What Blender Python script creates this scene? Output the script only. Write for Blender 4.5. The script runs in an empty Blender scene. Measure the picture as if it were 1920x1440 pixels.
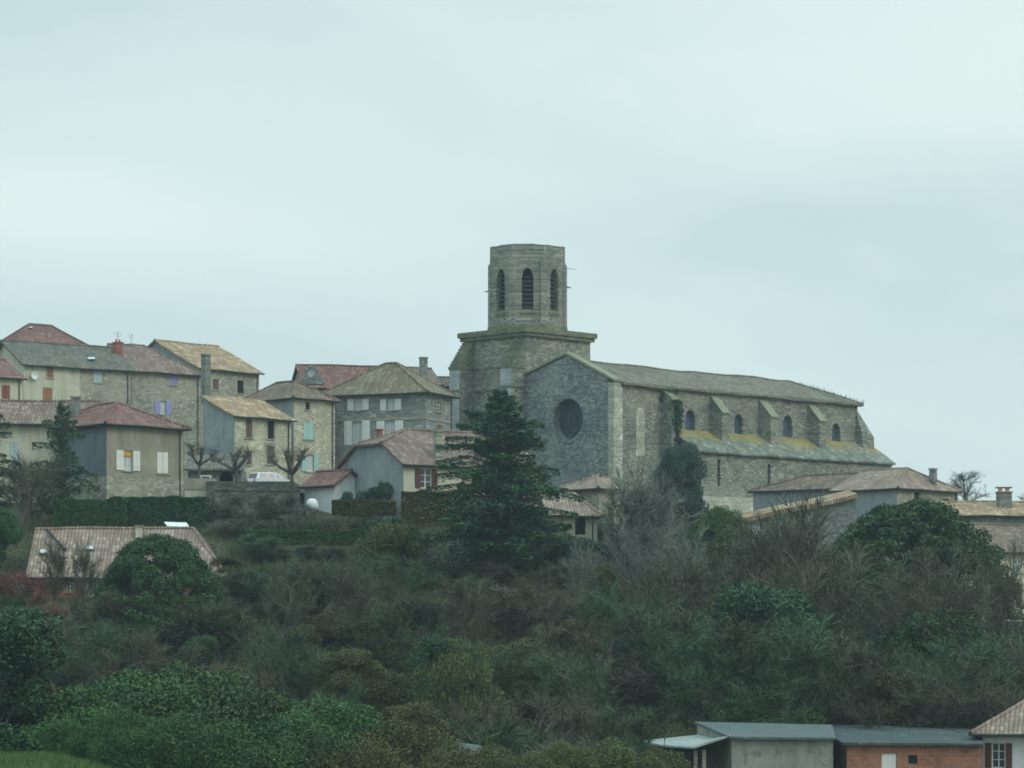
import bpy, bmesh, math, random
from mathutils import Vector, Matrix, noise
R = math.radians
# ------------------------------------------------------------------ camera, world, sun, exposure
F = 5000.0; HOR = 1156.0            # focal length in photo pixels (1920 wide) and the row of the horizon
sc = bpy.context.scene
COL = sc.collection
cam_d = bpy.data.cameras.new('camera'); cam = bpy.data.objects.new('camera', cam_d); COL.objects.link(cam)
cam.location = (0, 0, 0); cam.rotation_euler = (R(90), 0, 0)
cam_d.sensor_width = 36; cam_d.lens = F/1920*36; cam_d.shift_y = (HOR-720)/1920
cam_d.clip_start = 0.5; cam_d.clip_end = 6000
cam_d.dof.use_dof = True; cam_d.dof.focus_distance = 50; cam_d.dof.aperture_fstop = 4.2
sc.camera = cam
SUN = Vector((0.80, -0.50, 0.75)).normalized()
sd = bpy.data.lights.new('sun', 'SUN'); sd.energy = 1.05; sd.angle = R(25); sd.color = (1.0, 0.95, 0.86)
sun = bpy.data.objects.new('sun', sd); COL.objects.link(sun)
sun.rotation_euler = SUN.to_track_quat('Z', 'Y').to_euler()
sc.view_settings.view_transform = 'Standard'; sc.view_settings.look = 'None'
sc.view_settings.exposure = 0.08; sc.view_settings.gamma = 1.0

class NT:
    """tiny node helper"""
    def __init__(s, nt): s.nt = nt; s.n = nt.nodes; s.l = nt.links
    def node(s, t, **kw):
        n = s.n.new(t)
        for k, v in kw.items():
            if k.startswith('i_'): n.inputs[int(k[2:])].default_value = v
            else: setattr(n, k, v)
        return n
    def link(s, a, b): s.l.new(a, b)
    def math(s, op, a, b=None, c=None):
        n = s.n.new('ShaderNodeMath'); n.operation = op
        for i, v in enumerate((a, b, c)):
            if v is None: continue
            if isinstance(v, (int, float)): n.inputs[i].default_value = v
            else: s.l.new(v, n.inputs[i])
        return n.outputs[0]
    def mix(s, f, a, b, blend='MIX'):
        n = s.n.new('ShaderNodeMix'); n.data_type = 'RGBA'; n.blend_type = blend
        for i, v in ((0, f), (6, a), (7, b)):
            if isinstance(v, (int, float)): n.inputs[i].default_value = v
            elif isinstance(v, (tuple, list)): n.inputs[i].default_value = tuple(v)+((1,) if len(v) == 3 else ())
            else: s.l.new(v, n.inputs[i])
        return n.outputs[2]
    def noise(s, vec, scale, detail=4, rough=.55, dist=0):
        n = s.n.new('ShaderNodeTexNoise'); n.inputs['Scale'].default_value = scale; n.inputs['Detail'].default_value = detail
        n.inputs['Roughness'].default_value = rough; n.inputs['Distortion'].default_value = dist
        if vec is not None: s.l.new(vec, n.inputs['Vector'])
        return n.outputs[0]
    def ramp(s, f, lo, hi):
        n = s.n.new('ShaderNodeMapRange'); n.inputs[1].default_value = lo; n.inputs[2].default_value = hi
        n.interpolation_type = 'SMOOTHSTEP'; s.l.new(f, n.inputs[0]); return n.outputs[0]
    def comb(s, x, y, z):
        n = s.n.new('ShaderNodeCombineXYZ')
        for i, v in enumerate((x, y, z)):
            if isinstance(v, (int, float)): n.inputs[i].default_value = v
            else: s.l.new(v, n.inputs[i])
        return n.outputs[0]

w = bpy.data.worlds.new('World'); sc.world = w; w.use_nodes = True
t = NT(w.node_tree); t.n.clear()
sky = t.node('ShaderNodeTexSky', sky_type='NISHITA', sun_disc=False)
sky.sun_elevation = math.asin(SUN.z); sky.sun_rotation = math.atan2(SUN.x, SUN.y)
tc = t.node('ShaderNodeTexCoord'); sp = t.node('ShaderNodeSeparateXYZ'); t.link(tc.outputs['Generated'], sp.inputs[0])
X, Y_, Z_ = sp.outputs
# overcast: broad bands of cloud, slightly tilted
band = t.comb(t.math('ADD', X, 0.13), t.math('MULTIPLY', Y_, 1.0), t.math('MULTIPLY_ADD', X, 0.35, t.math('MULTIPLY', Z_, 3.2)))
n1 = t.noise(band, 3.1, 4, .5, .3)
n2 = t.noise(band, 8.0, 3, .5, .2)
m = t.math('ADD', t.math('MULTIPLY', n1, .7), t.math('MULTIPLY', n2, .3))
def blob(x0, z0, wx, wz, tilt=0.0):
    dx = t.math('DIVIDE', t.math('SUBTRACT', X, x0), wx)
    dz = t.math('DIVIDE', t.math('SUBTRACT', t.math('SUBTRACT', Z_, z0), t.math('MULTIPLY', t.math('SUBTRACT', X, x0), tilt)), wz)
    return t.math('EXPONENT', t.math('MULTIPLY', t.math('ADD', t.math('MULTIPLY', dx, dx), t.math('MULTIPLY', dz, dz)), -1.0))
m = t.ramp(m, .25, .75)
m = t.math('MULTIPLY_ADD', m, .42, .28)
for (x0, z0, wx, wz, tl, k) in ((-.175, .150, .10, .018, -.1, .30), (.16, .205, .13, .045, .0, .38), (-.06, .225, .14, .02, .1, .10), (.14, .150, .14, .020, .12, -.18), (-.19, .225, .09, .035, .0, -.28), (.10, .085, .12, .03, .0, .12), (-.10, .115, .12, .02, .0, -.12)):
    m = t.math('MULTIPLY_ADD', blob(x0, z0, wx, wz, tl), k, m)
cl = t.mix(t.ramp(m, .0, 1.0), (.510, .678, .698), (.790, .905, .880))
zen = t.math('MULTIPLY_ADD', t.ramp(Z_, .25, .9), 1.0, 1.0)
cl2 = t.mix(1.0, cl, t.comb(t.math('MULTIPLY', zen, t.math('MULTIPLY_ADD', t.ramp(Z_, .25, .9), -.12, 1.0)), zen, t.math('MULTIPLY', zen, t.math('MULTIPLY_ADD', t.ramp(Z_, .25, .9), .10, 1.0))), 'MULTIPLY')
lo = t.ramp(Z_, -.3, -.02)
bg1 = t.node('ShaderNodeBackground'); t.link(sky.outputs[0], bg1.inputs[0]); bg1.inputs[1].default_value = 0.10
bg2 = t.node('ShaderNodeBackground'); t.link(cl2, bg2.inputs[0]); bg2.inputs[1].default_value = 1.0
ms = t.node('ShaderNodeMixShader'); ms.inputs[0].default_value = .93
t.link(bg1.outputs[0], ms.inputs[1]); t.link(bg2.outputs[0], ms.inputs[2])
wo = t.node('ShaderNodeOutputWorld'); t.link(ms.outputs[0], wo.inputs[0])

# ------------------------------------------------------------------ materials
def new_mat(name):
    m = bpy.data.materials.new(name); m.use_nodes = True; t = NT(m.node_tree); t.n.clear()
    p = t.node('ShaderNodeBsdfPrincipled'); o = t.node('ShaderNodeOutputMaterial'); t.link(p.outputs[0], o.inputs[0])
    p.inputs['Roughness'].default_value = .85; p.inputs['Specular IOR Level'].default_value = .25
    return m, t, p
def bump(t, p, h, s=.5, d=.05):
    b = t.node('ShaderNodeBump'); b.inputs['Strength'].default_value = s; b.inputs['Distance'].default_value = d
    t.link(h, b.inputs['Height']); t.link(b.outputs[0], p.inputs['Normal'])
def objco(t):
    tc = t.node('ShaderNodeTexCoord'); s = t.node('ShaderNodeSeparateXYZ'); t.link(tc.outputs['Object'], s.inputs[0])
    return tc, s.outputs[0], s.outputs[1], s.outputs[2]

def masonry(name, dark, light, mortar, sx=2.9, sz=6.5, stain=(.16, .18, .13), stain_amt=.55, lichen=None, contrast=1.0):
    m, t, p = new_mat(name); tc, x, y, z = objco(t)
    u = t.math('ADD', x, y)
    wob = t.noise(tc.outputs['Object'], 1.3, 2)
    v = t.comb(t.math('MULTIPLY', t.math('ADD', u, wob), sx), t.math('MULTIPLY', z, sz), 0)
    vo = t.node('ShaderNodeTexVoronoi', voronoi_dimensions='2D'); vo.inputs['Scale'].default_value = 1; t.link(v, vo.inputs['Vector'])
    ve = t.node('ShaderNodeTexVoronoi', voronoi_dimensions='2D', feature='DISTANCE_TO_EDGE'); ve.inputs['Scale'].default_value = 1; t.link(v, ve.inputs['Vector'])
    s2 = t.node('ShaderNodeSeparateColor'); t.link(vo.outputs['Color'], s2.inputs[0])
    c = t.mix(t.ramp(s2.outputs[0], .5-.55*contrast, .5+.55*contrast) , dark, light)
    bright = t.math('GREATER_THAN', s2.outputs[1], .90)
    c = t.mix(t.math('MULTIPLY', bright, .65), c, tuple(min(.75, k*1.5) for k in light))
    c = t.mix(t.math('MULTIPLY', t.math('SUBTRACT', 1, t.ramp(ve.outputs[0], .02, .10)), .6), c, mortar)
    big = t.noise(tc.outputs['Object'], .33, 5, .6, .4)
    c = t.mix(t.math('MULTIPLY', t.ramp(big, .42, .68), stain_amt), c, stain)
    streak = t.noise(t.comb(t.math('MULTIPLY', u, 1.1), t.math('MULTIPLY', z, .16), 0), 1.0, 4)
    c = t.mix(t.math('MULTIPLY', t.ramp(streak, .5, .75), stain_amt*.7), c, stain)
    rep = t.noise(tc.outputs['Object'], .21, 3, .5)
    c = t.mix(t.math('MULTIPLY', t.ramp(rep, .52, .60), .30), c, tuple(min(.6, k*1.15) for k in light))
    dk = t.noise(t.comb(t.math('MULTIPLY', u, .5), t.math('MULTIPLY', z, 2.6), 3.3), 1.0, 3)
    c = t.mix(t.math('MULTIPLY', t.ramp(dk, .55, .75), .45), c, tuple(k*.6 for k in dark))
    if lichen:
        ln = t.noise(tc.outputs['Object'], .8, 5, .65)
        c = t.mix(t.math('MULTIPLY', t.ramp(ln, .5, .72), .55), c, lichen)
    t.link(c, p.inputs['Base Color']); bump(t, p, t.math('ADD', t.ramp(ve.outputs[0], 0, .2), s2.outputs[2]), .6, .05)
    return m
def plaster(name, c1, c2, patch=None, scale=.5):
    m, t, p = new_mat(name); tc, x, y, z = objco(t)
    c = t.mix(t.ramp(t.noise(tc.outputs['Object'], scale, 5, .6), .35, .7), c1, c2)
    u = t.math('ADD', x, y)
    streak = t.noise(t.comb(t.math('MULTIPLY', u, 1.6), t.math('MULTIPLY', z, .22), 0), 1.0, 4)
    c = t.mix(t.math('MULTIPLY', t.ramp(streak, .46, .7), .55), c, tuple(k*.55 for k in c1))
    f = t.noise(tc.outputs['Object'], 6, 3)
    c = t.mix(.25, c, t.mix(f, tuple(k*.7 for k in c1), c2))
    if patch: c = t.mix(t.ramp(t.noise(tc.outputs['Object'], .9, 6, .7), .55, .62), c, patch)
    t.link(c, p.inputs['Base Color']); bump(t, p, f, .25, .03)
    return m
def tiles(name, c1, c2, c3, pitch=.24, moss=None, moss_amt=.5, pale=None):
    m, t, p = new_mat(name); tc, x, y, z = objco(t)
    ns = t.node('ShaderNodeSeparateXYZ'); t.link(tc.outputs['Normal'], ns.inputs[0])
    side = t.math('GREATER_THAN', t.math('ABSOLUTE', ns.outputs[0]), t.math('ABSOLUTE', ns.outputs[1]))
    u = t.math('ADD', t.math('MULTIPLY', side, y), t.math('MULTIPLY', t.math('SUBTRACT', 1, side), x))
    d = t.math('ADD', t.math('MULTIPLY', side, x), t.math('MULTIPLY', t.math('SUBTRACT', 1, side), y))
    wob = t.noise(tc.outputs['Object'], 1.0, 2)
    u = t.math('MULTIPLY_ADD', wob, .22, u)
    uu = t.math('DIVIDE', u, pitch); vv = t.math('DIVIDE', d, .38)
    wn = t.node('ShaderNodeTexWhiteNoise', noise_dimensions='2D')
    t.link(t.comb(t.math('FLOOR', uu), t.math('FLOOR', vv), 0), wn.inputs['Vector'])
    wc = t.node('ShaderNodeTexWhiteNoise', noise_dimensions='1D'); t.link(t.math('FLOOR', uu), wc.inputs['W'])
    rnd = t.math('ADD', t.math('MULTIPLY', wn.outputs['Value'], .7), t.math('MULTIPLY', wc.outputs['Value'], .3))
    c = t.mix(t.ramp(rnd, .1, .8), c1, c2)
    c = t.mix(t.math('GREATER_THAN', wn.outputs['Value'], .86), c, c3)
    wave = t.math('ABSOLUTE', t.math('SINE', t.math('MULTIPLY', uu, math.pi)))
    c = t.mix(t.math('MULTIPLY', t.math('SUBTRACT', 1, t.ramp(wave, .1, .6)), .45), c, tuple(k*.45 for k in c1))
    lap = t.math('FRACT', vv)
    c = t.mix(t.math('MULTIPLY', t.math('LESS_THAN', lap, .16), .4), c, tuple(k*.5 for k in c1))
    big = t.noise(tc.outputs['Object'], .5, 6, .65, .5)
    c = t.mix(t.math('MULTIPLY', t.ramp(big, .4, .7), .5), c, tuple(k*.55 for k in c1))
    if moss:
        mn = t.noise(tc.outputs['Object'], .9, 6, .7)
        c = t.mix(t.math('MULTIPLY', t.ramp(mn, .42, .66), moss_amt), c, moss)
    if pale:
        mn = t.noise(tc.outputs['Object'], 1.7, 5, .7)
        c = t.mix(t.math('MULTIPLY', t.ramp(mn, .55, .7), .5), c, pale)
    t.link(c, p.inputs['Base Color']); bump(t, p, t.math('ADD', wave, t.math('MULTIPLY', lap, .3)), .9, .07)
    return m
def plain(name, c, rough=.7, var=.2, metal=0, scale=3):
    m, t, p = new_mat(name); tc, x, y, z = objco(t)
    cc = t.mix(t.noise(tc.outputs['Object'], scale, 4), tuple(k*(1-var) for k in c), tuple(min(1, k*(1+var)) for k in c))
    t.link(cc, p.inputs['Base Color']); p.inputs['Roughness'].default_value = rough; p.inputs['Metallic'].default_value = metal
    return m
def boards(name, c, pitch=.12, horiz=False, var=.25):
    m, t, p = new_mat(name); tc, x, y, z = objco(t)
    u = z if horiz else t.math('ADD', x, y)
    uu = t.math('DIVIDE', u, pitch)
    wn = t.node('ShaderNodeTexWhiteNoise', noise_dimensions='1D'); t.link(t.math('FLOOR', uu), wn.inputs['W'])
    cc = t.mix(wn.outputs['Value'], tuple(k*(1-var) for k in c), tuple(min(1, k*(1+var)) for k in c))
    fr = t.math('FRACT', uu)
    cc = t.mix(t.math('MULTIPLY', t.math('LESS_THAN', fr, .12), .5), cc, tuple(k*.4 for k in c))
    cc = t.mix(.2, cc, t.mix(t.noise(tc.outputs['Object'], 4, 4), tuple(k*.5 for k in c), c))
    t.link(cc, p.inputs['Base Color']); bump(t, p, fr, .3, .02)
    return m
def brickmat(name, c1, c2, mortar):
    m, t, p = new_mat(name); tc, x, y, z = objco(t)
    b = t.node('ShaderNodeTexBrick'); t.link(t.comb(t.math('ADD', x, y), z, 0), b.inputs['Vector'])
    b.inputs['Scale'].default_value = 1; b.inputs['Brick Width'].default_value = .40; b.inputs['Row Height'].default_value = .22
    b.inputs['Mortar Size'].default_value = .015; b.inputs['Bias'].default_value = 0
    b.inputs['Color1'].default_value = (*c1, 1); b.inputs['Color2'].default_value = (*c2, 1); b.inputs['Mortar'].default_value = (*mortar, 1)
    c = t.mix(t.math('MULTIPLY', t.ramp(t.noise(tc.outputs['Object'], .7, 6, .7), .45, .7), .6), b.outputs[0], tuple(k*.35 for k in c1))
    t.link(c, p.inputs['Base Color'])
    return m
def leafmat(name, c1, c2, c3=None, rough=.6):
    m, t, p = new_mat(name)
    g = t.node('ShaderNodeNewGeometry'); oi = t.node('ShaderNodeObjectInfo')
    tc = t.node('ShaderNodeTexCoord')
    f = t.math('MULTIPLY_ADD', t.ramp(t.noise(tc.outputs['Object'], .9, 3), .35, .65), .5, t.math('MULTIPLY', g.outputs['Random Per Island'], .5))
    c = t.mix(f, c1, c2)
    if c3: c = t.mix(t.math('MULTIPLY', t.math('GREATER_THAN', g.outputs['Random Per Island'], .8), .8), c, c3)
    hs = t.node('ShaderNodeHueSaturation'); t.link(c, hs.inputs['Color'])
    t.link(t.math('MULTIPLY_ADD', oi.outputs['Random'], .050, .460), hs.inputs['Hue'])
    t.link(t.math('MULTIPLY_ADD', oi.outputs['Random'], .6, .75), hs.inputs['Value'])
    t.link(hs.outputs[0], p.inputs['Base Color']); p.inputs['Roughness'].default_value = rough; p.inputs['Specular IOR Level'].default_value = .2
    return m

M = {}
M['church'] = masonry('church_stone', (.125, .14, .115), (.32, .312, .24), (.24, .24, .19), stain=(.11, .13, .105))
M['church_shade'] = masonry('shaded_facade_stone', (.12, .14, .132), (.295, .31, .28), (.21, .23, .22), stain=(.09, .12, .12), stain_amt=.5)  # bluish shade of the facade side is put into this stone colour
M['church_moss'] = masonry('mossy_stone', (.115, .13, .08), (.215, .225, .15), (.14, .15, .10), stain=(.08, .10, .055))
M['church_pale'] = masonry('pale_ashlar', (.33, .34, .26), (.50, .49, .38), (.28, .28, .2), sx=1.2, sz=2.0, stain_amt=.3)
M['ashlar'] = masonry('dressed_stone', (.24, .25, .19), (.36, .35, .27), (.2, .2, .15), sx=1.1, sz=2.2, stain_amt=.35)
M['coping'] = plaster('lichen_coping', (.20, .215, .145), (.30, .31, .215))
M['nave_roof'] = tiles('nave_roof_tiles', (.145, .135, .10), (.25, .23, .175), (.32, .29, .22), moss=(.13, .14, .09), moss_amt=.55)
M['aisle_roof'] = tiles('aisle_roof_slabs', (.14, .16, .13), (.27, .29, .24), (.37, .385, .32), pitch=.5, moss=(.13, .14, .08), moss_amt=.6)
M['stone_a'] = masonry('rubble_wall_a', (.24, .235, .18), (.40, .38, .29), (.32, .30, .23), sx=3, sz=5, stain_amt=.4)
M['stone_cream'] = masonry('cream_rubble_wall', (.36, .34, .24), (.52, .49, .36), (.45, .42, .32), sx=3, sz=5, stain=(.3, .28, .2), stain_amt=.3)
M['stone_dark'] = masonry('dark_rubble_wall', (.12, .13, .125), (.24, .25, .23), (.19, .2, .18), sx=3, sz=5)
M['wall_dark'] = masonry('dark_mossy_rubble', (.06, .068, .055), (.15, .15, .12), (.1, .105, .085), sx=3, sz=5, stain=(.045, .06, .035), stain_amt=.7)
M['stone_mans'] = masonry('mansion_stone', (.20, .21, .19), (.30, .31, .27), (.18, .18, .16), sx=1.6, sz=3, stain=(.15, .16, .15), stain_amt=.4)
M['cream'] = plaster('cream_render', (.46, .44, .32), (.58, .56, .43))
M['yellow'] = plaster('warm_cream_render', (.48, .46, .34), (.58, .55, .42))
M['beige'] = plaster('grey_beige_render', (.25, .235, .17), (.34, .32, .24), patch=None)
M['grey_render'] = plaster('grey_cement_render', (.24, .27, .27), (.33, .36, .35))
M['shade_render'] = plaster('shaded_wall_render', (.13, .155, .17), (.19, .215, .225))  # shade of the villa's left wall, put into the colour
M['white'] = plaster('whitewash', (.66, .68, .66), (.78, .79, .76))
M['mottle'] = plaster('peeling_cream_render', (.50, .48, .34), (.62, .60, .44), patch=(.22, .23, .17))
M['concrete'] = plaster('concrete_render', (.24, .25, .21), (.36, .36, .30), patch=(.16, .18, .13))
M['brick'] = brickmat('orange_brick', (.27, .105, .06), (.35, .155, .09), (.27, .20, .16))
M['redbrick'] = brickmat('red_brick', (.28, .09, .07), (.36, .13, .09), (.25, .17, .14))
M['t_red'] = tiles('red_tiles', (.175, .088, .07), (.25, .135, .11), (.29, .18, .14))
M['t_redpale'] = tiles('faded_red_tiles', (.18, .125, .10), (.27, .195, .155), (.33, .26, .20), pale=(.28, .24, .19))
M['t_pink'] = tiles('pinkish_tiles', (.24, .175, .13), (.34, .26, .20), (.39, .32, .25), pale=(.31, .27, .215))
M['t_tan'] = tiles('tan_tiles', (.33, .22, .12), (.50, .37, .22), (.60, .50, .34), pale=(.46, .42, .30), moss=(.15, .10, .065), moss_amt=.6)
M['t_brown'] = tiles('brown_tiles', (.15, .11, .08), (.24, .175, .125), (.31, .24, .17), moss=(.16, .14, .09), moss_amt=.5)
M['t_grey'] = tiles('dark_grey_tiles', (.115, .115, .095), (.19, .18, .145), (.25, .22, .17), moss=(.11, .12, .08), moss_amt=.5)
M['t_olive'] = tiles('olive_brown_tiles', (.17, .14, .09), (.26, .215, .14), (.33, .28, .19), moss=(.16, .16, .09), moss_amt=.5)
M['ridge'] = plaster('ridge_tiles', (.30, .24, .17), (.44, .37, .27), scale=3)
def rust(key):
    m = M[key]; t = NT(m.node_tree); p = t.n['Principled BSDF']; old = p.inputs['Base Color'].links[0].from_socket; tc, x, y, z = objco(t)
    v = t.comb(x, t.math('MULTIPLY', y, .25), 0); f = t.ramp(t.noise(v, .9, 5, .7), .5, .68)
    c = t.mix(t.math('MULTIPLY', f, .55), old, (.16, .12, .085)); f2 = t.ramp(t.noise(v, 2.3, 4, .7), .6, .7)
    t.link(t.mix(t.math('MULTIPLY', f2, .5), c, (.25, .27, .24)), p.inputs['Base Color'])
M['corr'] = boards('corrugated_sheet', (.105, .135, .13), .18)
M['corr_dark'] = boards('dark_corrugated_sheet', (.06, .08, .08), .18)
M['corr_pale'] = boards('pale_corrugated_sheet', (.32, .36, .33), .18)
rust('corr'); rust('corr_dark')
M['glass'] = plain('window_glass', (.035, .045, .055), .12, .1)
M['glass'].node_tree.nodes['Principled BSDF'].inputs['Specular IOR Level'].default_value = .6
M['church_glass'] = plain('old_leaded_glass', (.055, .08, .105), .6, .25)
M['curtain'] = plain('net_curtain', (.50, .53, .53), .8, .15)
M['void'] = plain('dark_opening', (.012, .014, .016), .95, .1)
M['louvre'] = plain('weathered_louvre', (.06, .062, .055), .9, .3)
M['whitepaint'] = boards('white_paint', (.72, .72, .66), .13, var=.06)
M['blind'] = plain('yellow_blind', (.52, .30, .04), .7, .15)
M['orange_sh'] = boards('orange_brown_shutter', (.33, .17, .08), .13)
M['rust_sh'] = boards('rust_shutter', (.27, .095, .06), .13)
M['brown_sh'] = boards('brown_shutter', (.15, .09, .07), .13)
M['dark_sh'] = boards('dark_shutter', (.05, .05, .055), .13)
M['red_sh'] = boards('dark_red_shutter', (.12, .048, .042), .13)
M['lilac_sh'] = boards('lilac_shutter', (.33, .31, .60), .13, var=.1)
M['pale_sh'] = boards('pale_blue_shutter', (.46, .54, .55), .13, var=.1)
M['aqua_sh'] = boards('aqua_shutter', (.36, .56, .52), .13, var=.1)
M['metal'] = plain('dull_metal', (.18, .19, .19), .5, .2, .6)
M['carpaint'] = plain('silver_white_car_paint', (.62, .64, .64), .25, .04)
M['rubber'] = plain('rubber', (.02, .02, .02), .8, .1)
M['bark'] = plain('grey_bark', (.10, .095, .078), .9, .35, 0, 2)
M['bark_pale'] = plain('pale_bark', (.20, .20, .17), .9, .3, 0, 2)
M['twig'] = leafmat('grey_twigs', (.058, .064, .040), (.105, .110, .070))
M['twig_green'] = leafmat('greenish_twigs', (.036, .066, .032), (.068, .105, .048))
M['twig_pale'] = leafmat('pale_lichen_twigs', (.11, .13, .10), (.175, .195, .155))
M['twig_red'] = leafmat('rusty_twigs', (.14, .072, .045), (.22, .115, .07), (.26, .15, .08))
M['leaf_dark'] = leafmat('dark_evergreen_leaves', (.020, .050, .026), (.042, .088, .038))
M['leaf_cedar'] = leafmat('cedar_needles', (.024, .062, .036), (.055, .115, .050), (.085, .145, .05))
M['leaf_blue'] = leafmat('blue_green_needles', (.032, .066, .050), (.062, .105, .078))
M['leaf_pine'] = leafmat('pine_needles', (.026, .054, .020), (.050, .094, .032))
M['leaf_bright'] = leafmat('bright_green_needles', (.04, .10, .02), (.075, .16, .032))
M['leaf_bush'] = leafmat('bush_leaves', (.024, .068, .022), (.048, .115, .030), (.070, .130, .033))
M['leaf_olive'] = leafmat('olive_leaves', (.044, .062, .022), (.080, .098, .030), (.12, .105, .030))
M['leaf_grass'] = leafmat('grass_blades', (.040, .085, .02), (.075, .13, .032))
M['leaf_yel'] = leafmat('yellowish_leaves', (.055, .08, .026), (.095, .12, .038))

# ------------------------------------------------------------------ mesh helpers
def noisez(x, y, s=.25): return noise.noise(Vector((x*s, y*s, 3.7)))
class MB:
    def __init__(s): s.v = []; s.f = []
    def add(s, vs, fs):
        o = len(s.v); s.v += [tuple(p) for p in vs]; s.f += [tuple(i+o for i in f) for f in fs]
    def quad(s, a, b, c, d): s.add((a, b, c, d), ((0, 1, 2, 3),))
    def poly(s, pts): s.add(pts, (tuple(range(len(pts))),))
    def hexa(s, p):   # 8 points: bottom 4 then top 4
        s.add(p, ((0, 3, 2, 1), (4, 5, 6, 7), (0, 1, 5, 4), (1, 2, 6, 5), (2, 3, 7, 6), (3, 0, 4, 7)))
    def box(s, x0, x1, y0, y1, z0, z1):
        s.hexa([(x0, y0, z0), (x1, y0, z0), (x1, y1, z0), (x0, y1, z0), (x0, y0, z1), (x1, y0, z1), (x1, y1, z1), (x0, y1, z1)])
    def fbox(s, mp, u0, u1, z0, z1, d0, d1):
        s.hexa([mp(u0, z0, d0), mp(u1, z0, d0), mp(u1, z0, d1), mp(u0, z0, d1), mp(u0, z1, d0), mp(u1, z1, d0), mp(u1, z1, d1), mp(u0, z1, d1)])
    def prism(s, pts, d):    # polygon pts extruded by vector d
        n = len(pts); d = Vector(d); top = [tuple(Vector(p)+d) for p in pts]
        s.add(list(pts)+top, [tuple(range(n))[::-1], tuple(range(n, 2*n))]+[(i, (i+1) % n, n+(i+1) % n, n+i) for i in range(n)])
    def tube(s, a, b, ra, rb, n=6, caps=False):
        a = Vector(a); b = Vector(b); d = (b-a)
        if d.length < 1e-6: return
        d.normalize(); up = Vector((0, 0, 1)) if abs(d.z) < .9 else Vector((1, 0, 0))
        u = d.cross(up).normalized(); v = d.cross(u)
        vs = []
        for c, r in ((a, ra), (b, rb)):
            for i in range(n):
                an = 2*math.pi*i/n; vs.append(c+u*math.cos(an)*r+v*math.sin(an)*r)
        fs = [(i, (i+1) % n, n+(i+1) % n, n+i) for i in range(n)]
        if caps: fs += [tuple(range(n))[::-1], tuple(range(n, 2*n))]
        s.add(vs, fs)
    def build(s, name, mat, parent=None, smooth=False, fix=True):
        me = bpy.data.meshes.new(name); me.from_pydata(s.v, [], s.f)
        if fix and len(s.f) < 6000:
            bm = bmesh.new(); bm.from_mesh(me)
            bmesh.ops.remove_doubles(bm, verts=bm.verts, dist=1e-4)
            bmesh.ops.recalc_face_normals(bm, faces=bm.faces); bm.to_mesh(me); bm.free()
        if smooth:
            for p in me.polygons: p.use_smooth = True
        me.materials.append(M[mat] if isinstance(mat, str) else mat)
        o = bpy.data.objects.new(name, me); COL.objects.link(o)
        if parent: o.parent = parent
        return o
def tag(o, label=None, cat=None, group=None, kind=None):
    if label: o['label'] = label
    if cat: o['category'] = cat
    if group: o['group'] = group
    if kind: o['kind'] = kind
    return o
def empty(name, loc, rz=0):
    o = bpy.data.objects.new(name, None); COL.objects.link(o); o.location = loc; o.rotation_euler = (0, 0, rz)
    o.empty_display_size = .5
    return o
def PX(px, Y): return (px-960)/F*Y
def PZ(py, Y): return (HOR-py)/F*Y
def P(px, py, Y): return Vector((PX(px, Y), Y, PZ(py, Y)))

# ------------------------------------------------------------------ ground
prof = [(-900, -30), (-200, -8), (-20, -2.2), (0, -1.8), (20, -2.6), (70, -7.0), (100, -9.0), (130, -9.6), (142, -8.6), (152, -6.0), (165, -1.5), (176, .7), (184, 4.2), (190, 6.1),
        (197, 7.0), (204, 8.9), (215, 10.2), (230, 11.3), (260, 12), (300, 12.5), (340, 11), (450, 2), (700, -12), (900, -20)]
def lerp(tab, x):
    if x <= tab[0][0]: return tab[0][1]
    for (a, va), (b, vb) in zip(tab, tab[1:]):
        if x <= b: return va+(vb-va)*(x-a)/(b-a)
    return tab[-1][1]
def smooth(a, b, x):
    k = max(0, min(1, (x-a)/(b-a))); return k*k*(3-2*k)
def ground(x, y):
    sh = 34*smooth(2, 16, x)*smooth(120, 160, y)*(1-smooth(238, 290, y))
    z = lerp(prof, y-sh)
    z += .35*noisez(x, y, .08)*smooth(20, 60, abs(y))
    side = smooth(60, 400, abs(x)); z -= side*6*smooth(150, 260, y)
    z -= 1.9*smooth(2, 14, x)*smooth(180, 210, y)*(1-smooth(262, 300, y))
    if 80 < y < 150 and x < 0: z += 3.7*smooth(8, 19, -x)*smooth(86, 99, y)*(1-smooth(105, 120, y))
    return z
def smooth(a, b, x):
    k = (x-a)/(b-a); k = max(0, min(1, k)); return k*k*(3-2*k)
def axis_vals(lo, hi, inner, step, outer):
    v = []; c = inner[0]
    while c <= inner[1]: v.append(c); c += step
    c = inner[0]; s = step
    while c > lo: s *= 1.35; c = max(lo, c-min(s, outer)); v.append(c)
    c = inner[1]; s = step
    while c < hi: s *= 1.35; c = min(hi, c+min(s, outer)); v.append(c)
    return sorted(set(v))
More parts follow.
